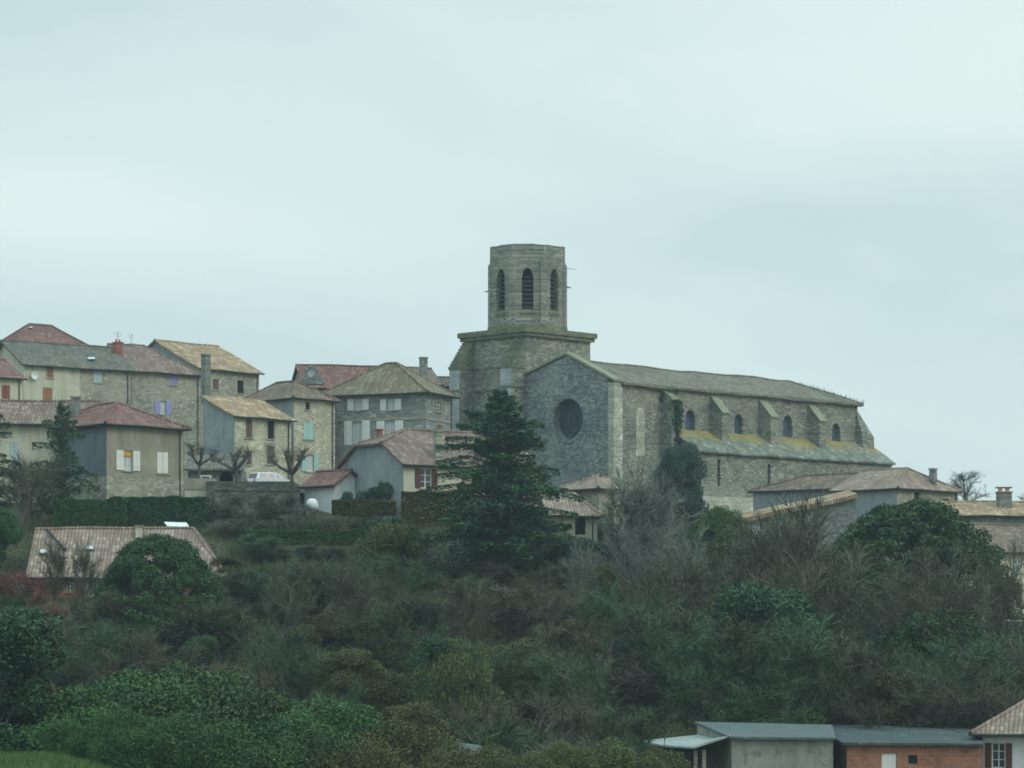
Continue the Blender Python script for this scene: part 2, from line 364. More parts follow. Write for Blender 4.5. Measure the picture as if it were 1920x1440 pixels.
def mk_ground():
    xs = axis_vals(-900, 900, (-70, 70), 1.6, 80); ys = axis_vals(-900, 900, (90, 300), 1.6, 80)
    vs = [(x, y, ground(x, y)) for y in ys for x in xs]; n = len(xs)
    fs = [(j*n+i, j*n+i+1, (j+1)*n+i+1, (j+1)*n+i) for j in range(len(ys)-1) for i in range(n-1)]
    m, t, p = new_mat('hillside_ground'); tc, x, y, z = objco(t)
    a = t.noise(tc.outputs['Object'], .12, 6, .6); b = t.noise(tc.outputs['Object'], 1.5, 5, .7)
    c = t.mix(t.ramp(a, .35, .65), (.034, .048, .022), (.060, .076, .032))
    c = t.mix(t.math('MULTIPLY', t.ramp(b, .4, .7), .6), c, (.085, .072, .045))
    # grass field on the near side
    g = t.math('LESS_THAN', y, 128)
    c = t.mix(g, c, t.mix(b, (.035, .080, .018), (.055, .11, .026)))
    t.link(c, p.inputs['Base Color']); bump(t, p, b, .8, .3)
    mb = MB(); mb.v = vs; mb.f = fs
    o = mb.build('hill_ground', m, smooth=True, fix=False); tag(o, kind='structure')
mk_ground()

# ------------------------------------------------------------------ buildings
def rect_wall(mb, mp, u0, u1, z0, z1, holes, rev=.22):
    us = sorted(set([u0, u1]+[h[0] for h in holes]+[h[1] for h in holes])); zs = sorted(set([z0, z1]+[h[2] for h in holes]+[h[3] for h in holes]))
    us = [u for u in us if u0 <= u <= u1]; zs = [z for z in zs if z0 <= z <= z1]
    for a, b in zip(us, us[1:]):
        for c, d in zip(zs, zs[1:]):
            um, zm = (a+b)/2, (c+d)/2
            if any(h[0] < um < h[1] and h[2] < zm < h[3] for h in holes): continue
            mb.quad(mp(a, c, 0), mp(b, c, 0), mp(b, d, 0), mp(a, d, 0))
    for a, b, c, d in holes:
        for q in (((a, c), (b, c)), ((b, c), (b, d)), ((b, d), (a, d)), ((a, d), (a, c))):
            (p0, p1), (q0, q1) = q
            mb.quad(mp(p0, p1, 0), mp(q0, q1, 0), mp(q0, q1, rev), mp(p0, p1, rev))

def patch(mb, A, B, C_, D, nu, nv, off, amp):
    g = []
    for j in range(nv+1):
        for i in range(nu+1):
            u, v = i/nu, j/nv
            p = A*(1-u)*(1-v)+B*u*(1-v)+C_*u*v+D*(1-u)*v
            g.append((p.x, p.y, p.z-off+amp*noise.noise(Vector((p.x*.35, p.y*.35, 1.3)))))
    mb.add(g, [(j*(nu+1)+i, j*(nu+1)+i+1, (j+1)*(nu+1)+i+1, (j+1)*(nu+1)+i) for j in range(nv) for i in range(nu)])
    return g

def roof_mesh(a, b, h, rz, axis, e0, e1, o, frac, th=.16, amp=.07, base=(0, 0)):
    """e0,e1: ('g',) gable or ('h',inset) hip or ('j',inset,frac) half hip. returns MB for roof, ridge polyline list, gable heights"""
    # work in ridge frame: s along ridge, t across
    Ls, Lt = (a, b) if axis == 'x' else (b, a)
    def T(s, t_, z):
        return Vector((s, t_, z)) if axis == 'x' else Vector((t_, s, z))
    tr = Lt*frac
    sl0 = (rz-h)/max(tr, .01); sl1 = (rz-h)/max(Lt-tr, .01)
    zf = h-o*min(sl0, .5); zb = h-o*min(sl1, .5)
    tb = Lt+o if frac < .99 else Lt
    s0, s1 = -o, Ls+o
    r0 = e0[1] if e0[0] != 'g' else s0; r1 = Ls-e1[1] if e1[0] != 'g' else s1
    E = [T(s0, -o, zf), T(s1, -o, zf), T(s1, tb, zb if frac < .99 else rz), T(s0, tb, zb if frac < .99 else rz)]
    R0, R1 = T(r0, tr, rz), T(r1, tr, rz)
    mb = MB(); edges = []; ridge = [(R0, R1)]
    def face(A, B, C_, D):
        n1 = max(2, int((A-B).length/1.0)); n2 = max(2, int((B-C_).length/1.0))
        patch(mb, A, B, C_, D, n1, n2, 0, amp); patch(mb, A, B, C_, D, n1, n2, th, amp)
    def rim(A, B):
        n = max(2, int((A-B).length/1.0)); pr = None
        for i in range(n+1):
            p = A.lerp(B, i/n); z = amp*noise.noise(Vector((p.x*.35, p.y*.35, 1.3)))
            q = (Vector((p.x, p.y, p.z+z)), Vector((p.x, p.y, p.z+z-th)))
            if pr: mb.quad(pr[0], q[0], q[1], pr[1])
            pr = q
    def endcap(kind, Ea, Eb, Rr, sgn):
        if kind[0] == 'h':
            face(Ea, Eb, Rr, Rr); rim(Ea, Eb); ridge.extend([(Ea, Rr), (Eb, Rr)]); return None
        if kind[0] == 'g':
            rim(Ea, Rr); rim(Eb, Rr); return None
        f = kind[2]; Rs = T((s0 if sgn < 0 else s1), tr, rz)
        Ma, Mb_ = Ea.lerp(Rs, f), Eb.lerp(Rs, f)
        face(Ma, Mb_, Rr, Rr); rim(Ma, Mb_); rim(Ea, Ma); rim(Eb, Mb_); ridge.extend([(Ma, Rr), (Mb_, Rr)])
        return Ma, Mb_
    j0 = endcap(e0, E[0], E[3], R0, -1) if frac < .99 else (rim(E[0], R0), None)[1]
    j1 = endcap(e1, E[1], E[2], R1, 1) if frac < .99 else (rim(E[1], R1), None)[1]
    # front slope
    if j0:
        face(E[0], E[1] , E[1].lerp(T(s1, tr, rz), e0[2]) if e1[0] == 'g' else E[1], j0[0]); face(j0[0], E[1].lerp(T(s1, tr, rz), e0[2]) if e1[0] == 'g' else E[1], R1, R0)
    else: face(E[0], E[1], R1, R0)
    rim(E[0], E[1])
    if frac < .99:
        face(E[2], E[3], j0[1] if j0 else R0, R1) if not j0 else (face(E[2], E[3], j0[1], R1), mb.poly([j0[1], R1, R0]))
        rim(E[2], E[3])
    else: ridge = []; rim(E[3], E[2])
    return mb, ridge

class House:
    def __init__(s, name, label, cat, xc, Y, th, xr, xl, ye, wall, base=None, group=None, wall2=None, split=None):
        s.th = R(th); s.Xc = PX(xc, Y); s.Y = Y
        s.c, s.s = math.cos(s.th), math.sin(s.th)
        s.a = s.solve('R', xr); s.b = xl[0] if isinstance(xl, tuple) else s.solve('L', xl)
        ze = PZ(ye, Y)
        s.zb = base if base is not None else min(ground(s.Xc, Y), ground(s.Xc+s.a*s.c, Y+s.a*s.s))-1.5
        s.h = ze-s.zb
        s.root = tag(empty(name, (s.Xc, Y, s.zb), s.th), label, cat, group)
        s.wallm = wall; s.wall2 = wall2; s.split = split; s.holes = {'R': [], 'L': []}; s.later = []; s.gab = []
    def solve(s, face, px):
        k = (px-960)/F
        if face == 'R': return (k*s.Y-s.Xc)/(s.c-k*s.s)
        return (s.Xc-k*s.Y)/(s.s+k*s.c)
    def depth(s, face, u): return s.Y+(u*s.s if face == 'R' else u*s.c)
    def z(s, face, u, py): return PZ(py, s.depth(face, u))-s.zb
    def mp(s, face):
        return (lambda u, z, d: (u, d, z)) if face == 'R' else (lambda u, z, d: (d, u, z))
    def local(s, v):
        dx, dy = v.x-s.Xc, v.y-s.Y
        return Vector((dx*s.c+dy*s.s, -dx*s.s+dy*s.c, v.z-s.zb))
    def roof(s, yr, axis='x', e0=('g',), e1=('g',), o=.35, frac=.5, mat='t_red', mat_ridge=None, th=.16, amp=.07, rz=None, eave_shade_gutter=True):
        mat_ridge = mat_ridge or mat
        s.axis = axis
        if rz is None:
            Ls, Lt = (s.a, s.b) if axis == 'x' else (s.b, s.a)
            ss = e0[1] if e0[0] != 'g' else 0; tt = Lt*frac
            x, y = (ss, tt) if axis == 'x' else (tt, ss)
            rz = PZ(yr, s.Y+x*s.s+y*s.c)-s.zb
        s.rz = rz; s.frac = frac; s.e = (e0, e1)
        mb, ridge = roof_mesh(s.a, s.b, s.h, rz, axis, e0, e1, o, frac, th, amp)
        r = mb.build('roof', mat, s.root, fix=False)
        if ridge and mat_ridge:
            rb = MB()
            for A, B in ridge:
                if (A-B).length > .3:
                    n = max(2, int((A-B).length/1.0)); pr = None
                    for i in range(n+1):
                        p = A.lerp(B, i/n); q = Vector((p.x, p.y, p.z+amp*noise.noise(Vector((p.x*.35, p.y*.35, 1.3)))+.01))
                        if pr: rb.tube(pr, q, .12, .12, 6)
                        pr = q
            if rb.v: rb.build('ridge_tiles', mat_ridge, r, fix=False)
        s.roofobj = r
        if eave_shade_gutter:  # dark tubes draw the overhang's shadow line along the eaves
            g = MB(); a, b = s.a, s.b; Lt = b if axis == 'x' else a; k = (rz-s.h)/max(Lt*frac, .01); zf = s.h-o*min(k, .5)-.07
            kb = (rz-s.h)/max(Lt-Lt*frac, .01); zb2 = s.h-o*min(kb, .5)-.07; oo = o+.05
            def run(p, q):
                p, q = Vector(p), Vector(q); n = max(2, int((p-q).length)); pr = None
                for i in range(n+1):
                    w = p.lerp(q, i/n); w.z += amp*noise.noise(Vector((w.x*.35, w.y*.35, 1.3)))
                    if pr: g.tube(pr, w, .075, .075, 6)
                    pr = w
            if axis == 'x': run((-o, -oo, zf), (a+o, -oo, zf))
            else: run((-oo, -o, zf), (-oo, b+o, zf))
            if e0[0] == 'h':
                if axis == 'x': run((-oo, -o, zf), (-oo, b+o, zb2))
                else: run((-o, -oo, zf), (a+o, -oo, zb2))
            g.build('eave_shade_gutter', 'eave_shade_gutter', r, fix=False)
            d = MB(); d.tube((s.a-.35, -.09, 0), (s.a-.35, -.09, s.h-.25), .05, .05, 6); d.tube((s.a-.35, -.09, s.h-.25), (s.a-.35, -o*.9, s.h-.12), .05, .05, 6); d.build('downpipe', 'eave_shade_gutter', s.root, fix=False)
        return s
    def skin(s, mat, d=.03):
        """thin colour coat over the left-hand end wall (plane x=0)"""
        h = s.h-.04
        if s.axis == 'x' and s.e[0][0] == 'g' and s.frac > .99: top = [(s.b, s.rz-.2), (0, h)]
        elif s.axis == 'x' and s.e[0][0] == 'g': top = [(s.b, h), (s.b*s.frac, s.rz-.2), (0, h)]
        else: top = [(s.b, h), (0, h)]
        mb = MB(); mb.prism([(-.004, 0, 0), (-.004, s.b, 0)]+[(-.004, y, z) for y, z in top], (-d, 0, 0)); mb.build('end_wall_coat', mat, s.root); return s
    def win(s, face, x0, y0, x1, y1, kind='glass', sh=None, sw=None, label=None, grid=True, surround=False, sill=True):
        ua, ub = sorted((s.solve(face, x0), s.solve(face, x1))); um = (ua+ub)/2
        z1, z0 = s.z(face, um, y0), s.z(face, um, y1)
        s.holes[face].append((ua, ub, z0, z1)); s.later.append((face, ua, ub, z0, z1, kind, sh, sw, label, grid, surround, sill))
        return s
    def finish(s):
        a, b, h = s.a, s.b, s.h
        def gable(mb, axis_face, e, at):
            if e[0] == 'h': return
            Lt = s.b if s.axis == 'x' else s.a
            tr = Lt*s.frac
            pts = [(0, h), (tr, s.rz-.06), (Lt, h)]
            if s.frac > .99: pts = [(0, h), (tr, s.rz-.06), (Lt, h-.0)]
            if e[0] == 'j':
                f = e[2]; pts = [(0, h), (tr*f, h+(s.rz-h)*f-.06), (Lt-(Lt-tr)*f, h+(s.rz-h)*f-.06), (Lt, h)]
            mb.poly([(at, p, z) if s.axis == 'x' else (p, at, z) for p, z in pts])
        def walls(mb, ur0, ur1, ends):
            rect_wall(mb, s.mp('R'), ur0, ur1, 0, h, [q for q in s.holes['R'] if ur0 <= q[0] < ur1])
            mb.quad((ur0, b, 0), (ur1, b, 0), (ur1, b, h), (ur0, b, h))
            if ends[0]: rect_wall(mb, s.mp('L'), 0, b, 0, h, s.holes['L']); gable(mb, 'x', s.e[0], 0) if s.axis == 'x' else None
            if ends[1]: mb.quad((a, 0, 0), (a, b, 0), (a, b, h), (a, 0, h)); gable(mb, 'x', s.e[1], a) if s.axis == 'x' else None
        if s.wall2:
            us = s.solve('R', s.split)
            m1 = MB(); walls(m1, 0, us, (1, 0)); m1.build('wall', s.wallm, s.root)
            m2 = MB(); walls(m2, us, a, (0, 1)); m2.build('wall', s.wall2, s.root)
        else:
            m1 = MB(); walls(m1, 0, a, (1, 1))
            if s.axis == 'y': gable(m1, 'y', s.e[0], 0); gable(m1, 'y', s.e[1], b)
            if s.frac > .99:
                if s.axis == 'x': m1.quad((0, b, h), (a, b, h), (a, b, s.rz), (0, b, s.rz))
                else: m1.quad((a, 0, h), (a, b, h), (a, b, s.rz), (a, 0, s.rz))
            m1.build('wall', s.wallm, s.root)
        for face, u0, u1, z0, z1, kind, sh, sw, label, grid, surround, sill in s.later:
            mp = s.mp(face); w_ = u1-u0; hh = z1-z0
            fr = MB(); t_ = .05
            for q in ((u0, u1, z0, z0+t_), (u0, u1, z1-t_, z1), (u0, u0+t_, z0+t_, z1-t_), (u1-t_, u1, z0+t_, z1-t_)): fr.fbox(mp, *q, .10, .17)
            if grid and kind in ('glass', 'open', 'curtain'):
                fr.fbox(mp, (u0+u1)/2-.035, (u0+u1)/2+.035, z0+t_, z1-t_, .11, .16)
                for k in range(1, 3): fr.fbox(mp, u0+t_, u1-t_, z0+hh*k/3-.02, z0+hh*k/3+.02, .12, .155)
            fo = fr.build('window' if kind != 'door' else 'door', 'whitepaint' if kind in ('glass', 'open', 'curtain') else (sh or 'dark_sh'), s.root)
            if label: fo['label'] = label
            if kind in ('glass', 'open', 'dark', 'curtain', 'door'):
                pb = MB(); pb.quad(mp(u0, z0, .165), mp(u1, z0, .165), mp(u1, z1, .165), mp(u0, z1, .165)); pb.build('pane', {'dark': 'void', 'door': sh or 'void', 'curtain': 'curtain'}.get(kind, 'glass'), fo)
            if kind == 'closed':
                for k in range(2):
                    c = MB(); c.fbox(mp, u0+w_/2*k+.012, u0+w_/2*(k+1)-.012, z0+.02, z1-.02, .03, .075)
                    c.fbox(mp, u0+w_/2*k+.03, u0+w_/2*(k+1)-.03, z0+hh*.2, z0+hh*.2+.09, .01, .03); c.fbox(mp, u0+w_/2*k+.03, u0+w_/2*(k+1)-.03, z0+hh*.78, z0+hh*.78+.09, .01, .03)
                    c.build('shutter', sh, fo)
            if kind == 'open' or (kind == 'curtain' and sh):
                ww = w_/2 if sw is None else w_*sw
                for a0, a1 in ((u0-ww-.02, u0-.02), (u1+.02, u1+ww+.02)):
                    c = MB(); c.fbox(mp, a0, a1, z0, z1, -.08, -.03)
                    c.fbox(mp, a0+.03, a1-.03, z0+hh*.2, z0+hh*.2+.09, -.10, -.08); c.fbox(mp, a0+.03, a1-.03, z0+hh*.78, z0+hh*.78+.09, -.10, -.08)
                    c.build('shutter', sh, fo)
            if sill:
                c = MB(); c.fbox(mp, u0-.12, u1+.12, z0-.12, z0, -.10, .05); c.build('sill', 'ashlar', fo)
            if surround:
                c = MB()
                c.fbox(mp, u0-.16, u0-.003, z0, z1, -.025, .04); c.fbox(mp, u1+.003, u1+.16, z0, z1, -.025, .04); c.fbox(mp, u0-.2, u1+.2, z1+.003, z1+.24, -.03, .04)
                c.build('stone_surround', 'ashlar', fo)
        return s
    def chimney(s, x0, x1, yt, yb, Y, mat='stone_a', cap=True, pots=1, name='chimney', capm='ashlar', flashing=False):
        w_ = (x1-x0)/F*Y; k = 1/(s.c+s.s) if s.th > .2 else .9
        p = s.local(P((x0+x1)/2, yt, Y)); z0 = s.local(P(x0, yb, Y)).z-.8; hw = w_*k/2
        mb = MB(); zt = p.z-(.15 if cap else 0)
        mb.box(p.x-hw, p.x+hw, p.y-hw, p.y+hw, z0, zt)
        o = mb.build(name, mat, s.root)
        if cap:
            c = MB(); c.box(p.x-hw-.07, p.x+hw+.07, p.y-hw-.07, p.y+hw+.07, zt+.001, zt+.11); c.build('cap', capm, o)
        for i in range(pots):
            c = MB(); px = p.x+(i-(pots-1)/2)*.4; c.tube((px, p.y, zt+.111), (px, p.y, zt+.42), .12, .09, 8, True); c.build('chimney_pot', 'redbrick', o)
        if flashing:
            c = MB(); c.box(p.x-hw-.06, p.x+hw+.06, p.y-hw-.10, p.y-hw-.003, p.z-flashing, p.z-flashing+.18); c.build('flashing', 'corr_pale', o)
        return o
    def band(s, face, y0, y1, mat, proud=.06, x0=None, x1=None, name='string_course'):
        L = s.a if face == 'R' else s.b
        u0 = 0 if x0 is None else min(s.solve(face, x0), s.solve(face, x1)); u1 = L if x0 is None else max(s.solve(face, x0), s.solve(face, x1))
        z1 = s.z(face, 0, y0); z0 = s.z(face, 0, y1); mb = MB(); mb.fbox(s.mp(face), u0+(0 if face == 'R' else .002), u1, z0, z1, -proud, -.002)
        return mb.build(name, mat, s.root)
    def skylight(s, x0, x1, y0, y1):   # on near slope (axis x or y near): rectangle lying in slope
        # slope plane: axis x -> z = h + (rz-h)*y/(b*frac)
        pts = []
        for px, py in ((x0, y1), (x1, y1), (x1, y0), (x0, y0)):
            # ray / plane intersection in local coords
            d = Vector((PX(px, 1), 1, PZ(py, 1))); o = Vector((0, 0, 0))
            lo = s.local(o); ld = s.local(d)-lo
            if s.axis == 'x': sl = (s.rz-s.h)/(s.b*s.frac); n = Vector((0, -sl, 1)); q = s.h
            else: sl = (s.rz-s.h)/(s.a*s.frac); n = Vector((-sl, 0, 1)); q = s.h
            tt = (q-lo.dot(n))/ld.dot(n); pts.append(lo+ld*tt)
        nn = n.normalized(); mb = MB(); mb.prism([tuple(p+nn*.10) for p in pts], nn*.12)
        o = mb.build('skylight', 'metal', s.roofobj)
        c = sum(pts, Vector())/4
        g = MB(); g.poly([tuple(c+(p-c)*.85+nn*.225) for p in pts]); g.build('pane', 'skyglass', o)
        return o
M['eave_shade_gutter'] = plain('dark_eave_shade_metal', (.05, .055, .05), .8, .3)  # dark tone of the eave shadow tubes, also on downpipes
M['skyglass'] = plain('skylight_glass', (.45, .50, .52), .08, .05)
M['skyglass'].node_tree.nodes['Principled BSDF'].inputs['Specular IOR Level'].default_value = 1.0

def antenna(house, px, yt, yb, Y, spread=.9):
    p = house.local(P(px, yt, Y)); z0 = house.local(P(px, yb, Y)).z
    mb = MB(); mb.tube((p.x, p.y, z0), (p.x, p.y, p.z), .025, .02, 5, True)
    for k, l in enumerate((1, .8, .6)): mb.tube((p.x-spread*l/2, p.y, p.z-.1-.18*k), (p.x+spread*l/2, p.y, p.z-.1-.18*k), .012, .012, 4)
    return mb.build('antenna', 'metal', house.root)

HG = ('hip',)
# ---- back row, left
h = House('house', 'grey roofed house cut off at the left edge, behind the red hip roof', 'house', -70, 290, 35, 26, (8.,), 641, 'stone_a').roof(622, 'x', ('g',), ('h', 2.5), mat='t_grey').finish()
h = House('house', 'highest house on the left, red hipped roof peeking above the long grey roof', 'house', 30, 280, 35, 188, (9.,), 652, 'stone_a').roof(608, 'x', ('h', 3.6), ('h', 3.6), mat='t_red')
h.skylight(54, 60, 616, 618); h.finish()
h = House('house', 'house at the left edge with bright red roof and rust shutter, below the grey roof', 'house', -75, 243, 35, 42, (9.,), 700, 'cream').roof(668, 'x', mat='t_red')
h.win('R', 3, 722, 19, 748, 'closed', 'rust_sh', surround=False); h.finish()
h = House('house', 'long house with dark grey tiled roof, cream wall and orange shutters', 'house', 45, 262, 35, 245, (9.,), 680, 'cream', wall2='stone_a', split=150)
h.roof(639, 'x', mat='t_grey', o=.4)
h.win('R', 87, 689, 100, 708, 'closed', 'orange_sh').win('R', 80, 727, 98, 754, 'closed', 'orange_sh').win('R', 176, 697, 192, 717, 'closed', 'pale_sh')
h.skylight(163, 178, 673, 677)
m_ = h.mp('R'); u = h.solve('R', 62); z = h.z('R', u, 704)
mb = MB(); pr = None
for i in range(13):
    an = 2*math.pi*i/12; q = m_(u+.42*math.cos(an), z+.42*math.sin(an), -.42)
    if pr: mb.poly([pr, q, m_(u, z, -.28)])
    pr = q
mb.tube(m_(u, z, -.28), m_(u, z, -.01), .03, .03, 5); mb.build('satellite_dish', 'white', h.root)
h.finish()
h3 = House('house', 'stone house with faded pink tiled roof, lilac shutters and red brick chimney', 'house', 246, 269.7, 35, 376, (9.,), 692, 'stone_a')
h3.roof(645, 'x', ('g',), ('h', 4.2), mat='t_redpale', o=.4, amp=.1)
h3.win('R', 320, 703, 333, 722, 'closed', 'lilac_sh').win('R', 300, 752, 311, 777, 'curtain', 'lilac_sh', sw=.9)
h3.chimney(211, 231, 641, 670, 271.5, 'redbrick', pots=2, capm='redbrick'); antenna(h3, 221, 622, 641, 271.5, 1.0); antenna(h3, 246, 626, 650, 274, .8)
h3.chimney(238, 254, 644, 652, 275, 'stone_dark', pots=0)
h3.finish()
h = House('house', 'stone house with big tan tiled gable roof rising behind the tall grey chimney', 'house', 375, 288, 45, 486, (15.2,), 688, 'stone_a')
h.roof(638, 'x', mat='t_tan', o=.4, amp=.1)
h.win('R', 445, 713, 457, 738, 'dark', 'brown_sh').win('R', 399, 711, 410, 731, 'closed', 'brown_sh'); h.skin('grey_render'); h.finish()
# ---- second row
h = House('house', 'narrow stone house with tan lean-to roof and brown shutters, above the parked car', 'house', 440, 228, 45, 546, (4.3,), 777, 'stone_cream')
h.roof(741, 'x', frac=1.0, mat='t_tan', o=.35, amp=.1)
h.win('R', 461, 786, 473, 821, 'closed', 'brown_sh').win('R', 502, 789, 514, 823, 'dark', 'dark_sh', surround=True)
h.win('R', 459, 845, 472, 871, 'closed', 'brown_sh').win('R', 500, 836, 514, 870, 'closed', 'brown_sh', surround=True).win('R', 493, 892, 521, 925, 'door', 'dark_sh', surround=True, sill=False)
h.chimney(377, 395, 663, 740, 236, 'stone_dark', pots=0); h.skin('grey_render')
h.finish()
h = House('house', 'tall pale stone house with brown hipped roof and aqua shutters', 'house', 551, 236, 45, 628, (7.2,), 742, 'stone_cream')
h.roof(715, 'y', ('h', 2.6), ('h', 2), mat='t_brown', o=.35)
h.win('R', 573, 754, 581, 768, 'dark', 'dark_sh').win('R', 570, 792, 588, 824, 'closed', 'aqua_sh').win('R', 574, 852, 588, 884, 'curtain', 'aqua_sh', sw=.6)
h.skin('grey_render'); h.finish()
h = House('mansion', 'grey stone mansion with olive pyramid roof and white louvred shutters', 'mansion', 798, 238, 66, 848, 606, 730, 'stone_mans')
h.roof(681, 'y', ('h', 4.3), ('h', 4.9), mat='t_olive', o=.5, amp=.04)
h.band('L', 731, 738, 'ashlar', name='frieze'); h.band('L', 781, 786, 'ashlar', name='string_course')
h.band('R', 731, 737, 'ashlar', name='frieze'); h.band('R', 783, 787, 'ashlar', name='string_course')
for x0, x1, y0, y1 in ((664, 680, 748, 769), (725, 741, 748, 769)): h.win('L', x0, y0, x1, y1, 'curtain', 'whitepaint', sw=.72)
for x0, x1 in ((661, 679), (722, 741)): h.win('L', x0, 789, x1, 834, 'curtain', 'whitepaint', sw=.8, surround=False)
h.win('R', 818, 753, 827, 772, 'glass', surround=True).win('R', 818, 797, 828, 826, 'glass', surround=True)
h.finish()
h = House('house', 'red tiled roof with a round-windowed stone dormer, behind the mansion', 'house', 574, 256, 15, 720, (8.,), 724, 'stone_a')
h.roof(684, 'x', mat='t_red', o=.3)
# ornamental stone dormer with bull's eye
def dormer(h):
    Y = 252; Xc = PX(583, Y); s_ = Y/F
    out = [(-24, 34), (-23, 27), (-16, 23), (-13, 16), (-13, 8), (-9, 2), (0, -2), (9, 2), (13, 8), (13, 16), (17, 23), (24, 27), (24, 34)]
    base = h.local(Vector((Xc, Y, PZ(686, Y))))
    rot = Matrix.Rotation(-h.th, 3, 'Z')
    def q(x, y, d): v = rot @ Vector((x*s_, d, -y*s_)); return tuple(base+v)
    mb = MB(); cir = [(7*math.cos(2*math.pi*i/16), 12+9*math.sin(2*math.pi*i/16)) for i in range(16)]
    # front face as ring between outline and round hole
    import itertools
    outp = []
    n = 32
    # resample outline by angle around hole centre
    def hit(an):
        dx, dy = math.cos(an), math.sin(an); best = None
        pts = out
        for (ax, ay), (bx, by) in zip(pts, pts[1:]+pts[:1]):
            ex, ey = bx-ax, by-ay; den = dx*ey-dy*ex
            if abs(den) < 1e-9: continue
            t0 = (ax*ey-(ay-12)*ex)/den; t1 = (ax*dy-(ay-12)*dx)/den
            if t0 > 0 and -1e-6 <= t1 <= 1+1e-6 and (best is None or t0 < best): best = t0
        return dx*best, 12+dy*best
    for i in range(n):
        a0, a1 = 2*math.pi*i/n, 2*math.pi*(i+1)/n
        o0, o1 = hit(a0), hit(a1); c0 = (7*math.cos(a0), 12+9*math.sin(a0)); c1 = (7*math.cos(a1), 12+9*math.sin(a1))
        mb.quad(q(*c0, 0), q(*c1, 0), q(*o1, 0), q(*o0, 0)); mb.quad(q(*c0, 0), q(*c1, 0), q(*c1, .3), q(*c0, .3)); mb.quad(q(*o0, 0), q(*o1, 0), q(*o1, 1.2), q(*o0, 1.2))
        mb.quad(q(*c0, 1.2), q(*c1, 1.2), q(*o1, 1.2), q(*o0, 1.2))
    d = mb.build('dormer', 'stone_dark', h.root)
    g = MB(); g.poly([q(7*math.cos(2*math.pi*i/16), 12+9*math.sin(2*math.pi*i/16), .28) for i in range(16)]); g.build('round_pane', 'skyglass', d)
dormer(h); h.finish()
h = House('house', 'tan roofed house with a tall grey chimney, behind the right side of the mansion', 'house', 735, 262, 20, 826, (7.,), 716, 'stone_cream')
h.roof(688, 'x', mat='t_pink', o=.25); h.chimney(786, 802, 669, 715, 262.5, 'stone_dark', pots=0); h.finish()
h = House('house', 'sliver of a dark roofed house between the mansion and the church tower', 'house', 826, 268, 25, 862, (6.,), 722, 'stone_dark')
h.roof(706, 'x', mat='t_brown', o=.3); h.finish()
# ---- villa and neighbours, front left
h = House('house', 'long cream house with brown roof at the left edge, half hidden by trees', 'house', -90, 203, 3, 168, (8.,), 789, 'cream', base=7.5)
h.roof(752, 'x', mat='t_redpale', o=.4); h.chimney(133, 151, 742, 785, 204.5, 'stone_dark', pots=0)
h.win('R', 18, 830, 34, 862, 'closed', 'pale_sh'); h.finish()
h = House('villa', 'beige villa with dark red hipped roof, white shutters and a yellow blind', 'house', 200, 199, 45, 343, (9.,), 789, 'beige', base=6.5)
h.roof(756, 'y', ('h', 3.6), ('h', 3), mat='t_red', o=.45)
h.win('R', 231, 845, 248, 882, 'curtain', 'whitepaint', sw=.78).win('R', 295, 847, 316, 887, 'closed', 'whitepaint')
mp = h.mp('R'); u0, u1 = h.solve('R', 232), h.solve('R', 247); zz = h.z('R', u0, 846)
mb = MB(); mb.fbox(mp, u0, u1, zz-.36, zz-.02, .05, .09); mb.build('blind', 'blind', h.root)
# bare stone plinth of the villa
mb = MB(); mb.box(-.05, h.a+.05, -.05, -.004, 0, h.z('R', 0, 893)); mb.box(-.05, -.004, 0, h.b, 0, h.z('R', 0, 893)); mb.build('stone_plinth', 'stone_a', h.root)
h.skin('shade_render', .02); h.finish()  # darker bluish coat paints the shade on the villa's left wall
# ---- centre front
h = House('house', 'cream house with half hipped tiled roof and dark red shutters beside the cedar', 'house', 757, 195, 35, 1010, 637, 866, 'yellow', base=5.5)
h.roof(806, 'x', ('j', 3.0, .6), ('g',), mat='t_redpale', o=.35, amp=.05)
h.win('R', 788, 879, 809, 915, 'open', 'red_sh', sw=.45, grid=True)
mb = MB(); mb.box(-.012, -.004, 0, h.b, 0, h.h)
h.chimney(812, 829, 806, 842, 197.5, 'ashlar', pots=1, flashing=2.0); h.chimney(706, 718, 803, 828, 201, 'redbrick', pots=0, capm='redbrick')
# grey cement end wall
bR = h.rz; f = .6
mb.v = []; mb.f = []
bb = h.b; hh = h.h
mb.prism([(-.004, 0, 0), (-.004, bb, 0), (-.004, bb, hh-.05), (-.004, bb-bb*.5*f, hh+(bR-hh)*f-.25), (-.004, bb*.5*f, hh+(bR-hh)*f-.25), (-.004, 0, hh-.05)], (-.03, 0, 0))
mb.build('cement_end_wall', 'grey_render', h.root); h.finish()
h = House('outbuilding', 'small whitewashed outbuilding with red roof beside the grey gable', 'outbuilding', 627, 199, 45, 682, 571, 905, 'white', base=6.5)
h.roof(881, 'y', ('g',), ('g',), mat='t_red', o=.35, amp=.03); h.finish()
h = House('house', 'low stone house with pinkish roof at the foot of the church facade', 'house', 1122, 217, 45, 1215, 1046, 912, 'stone_a')
h.roof(891, 'y', ('h', 3), ('h', 2), mat='t_pink', o=.4); h.finish()
h = House('house', 'small cream house with tiled hip roof right of the cedar', 'house', 968, 192, 4, 1120, (7.,), 962, 'yellow', base=3.5)
h.roof(925, 'x', ('g',), ('h', 1.4), mat='t_pink', o=.35)
h.win('R', 1078, 969, 1098, 1003, 'dark', 'brown_sh', sill=False); h.finish()
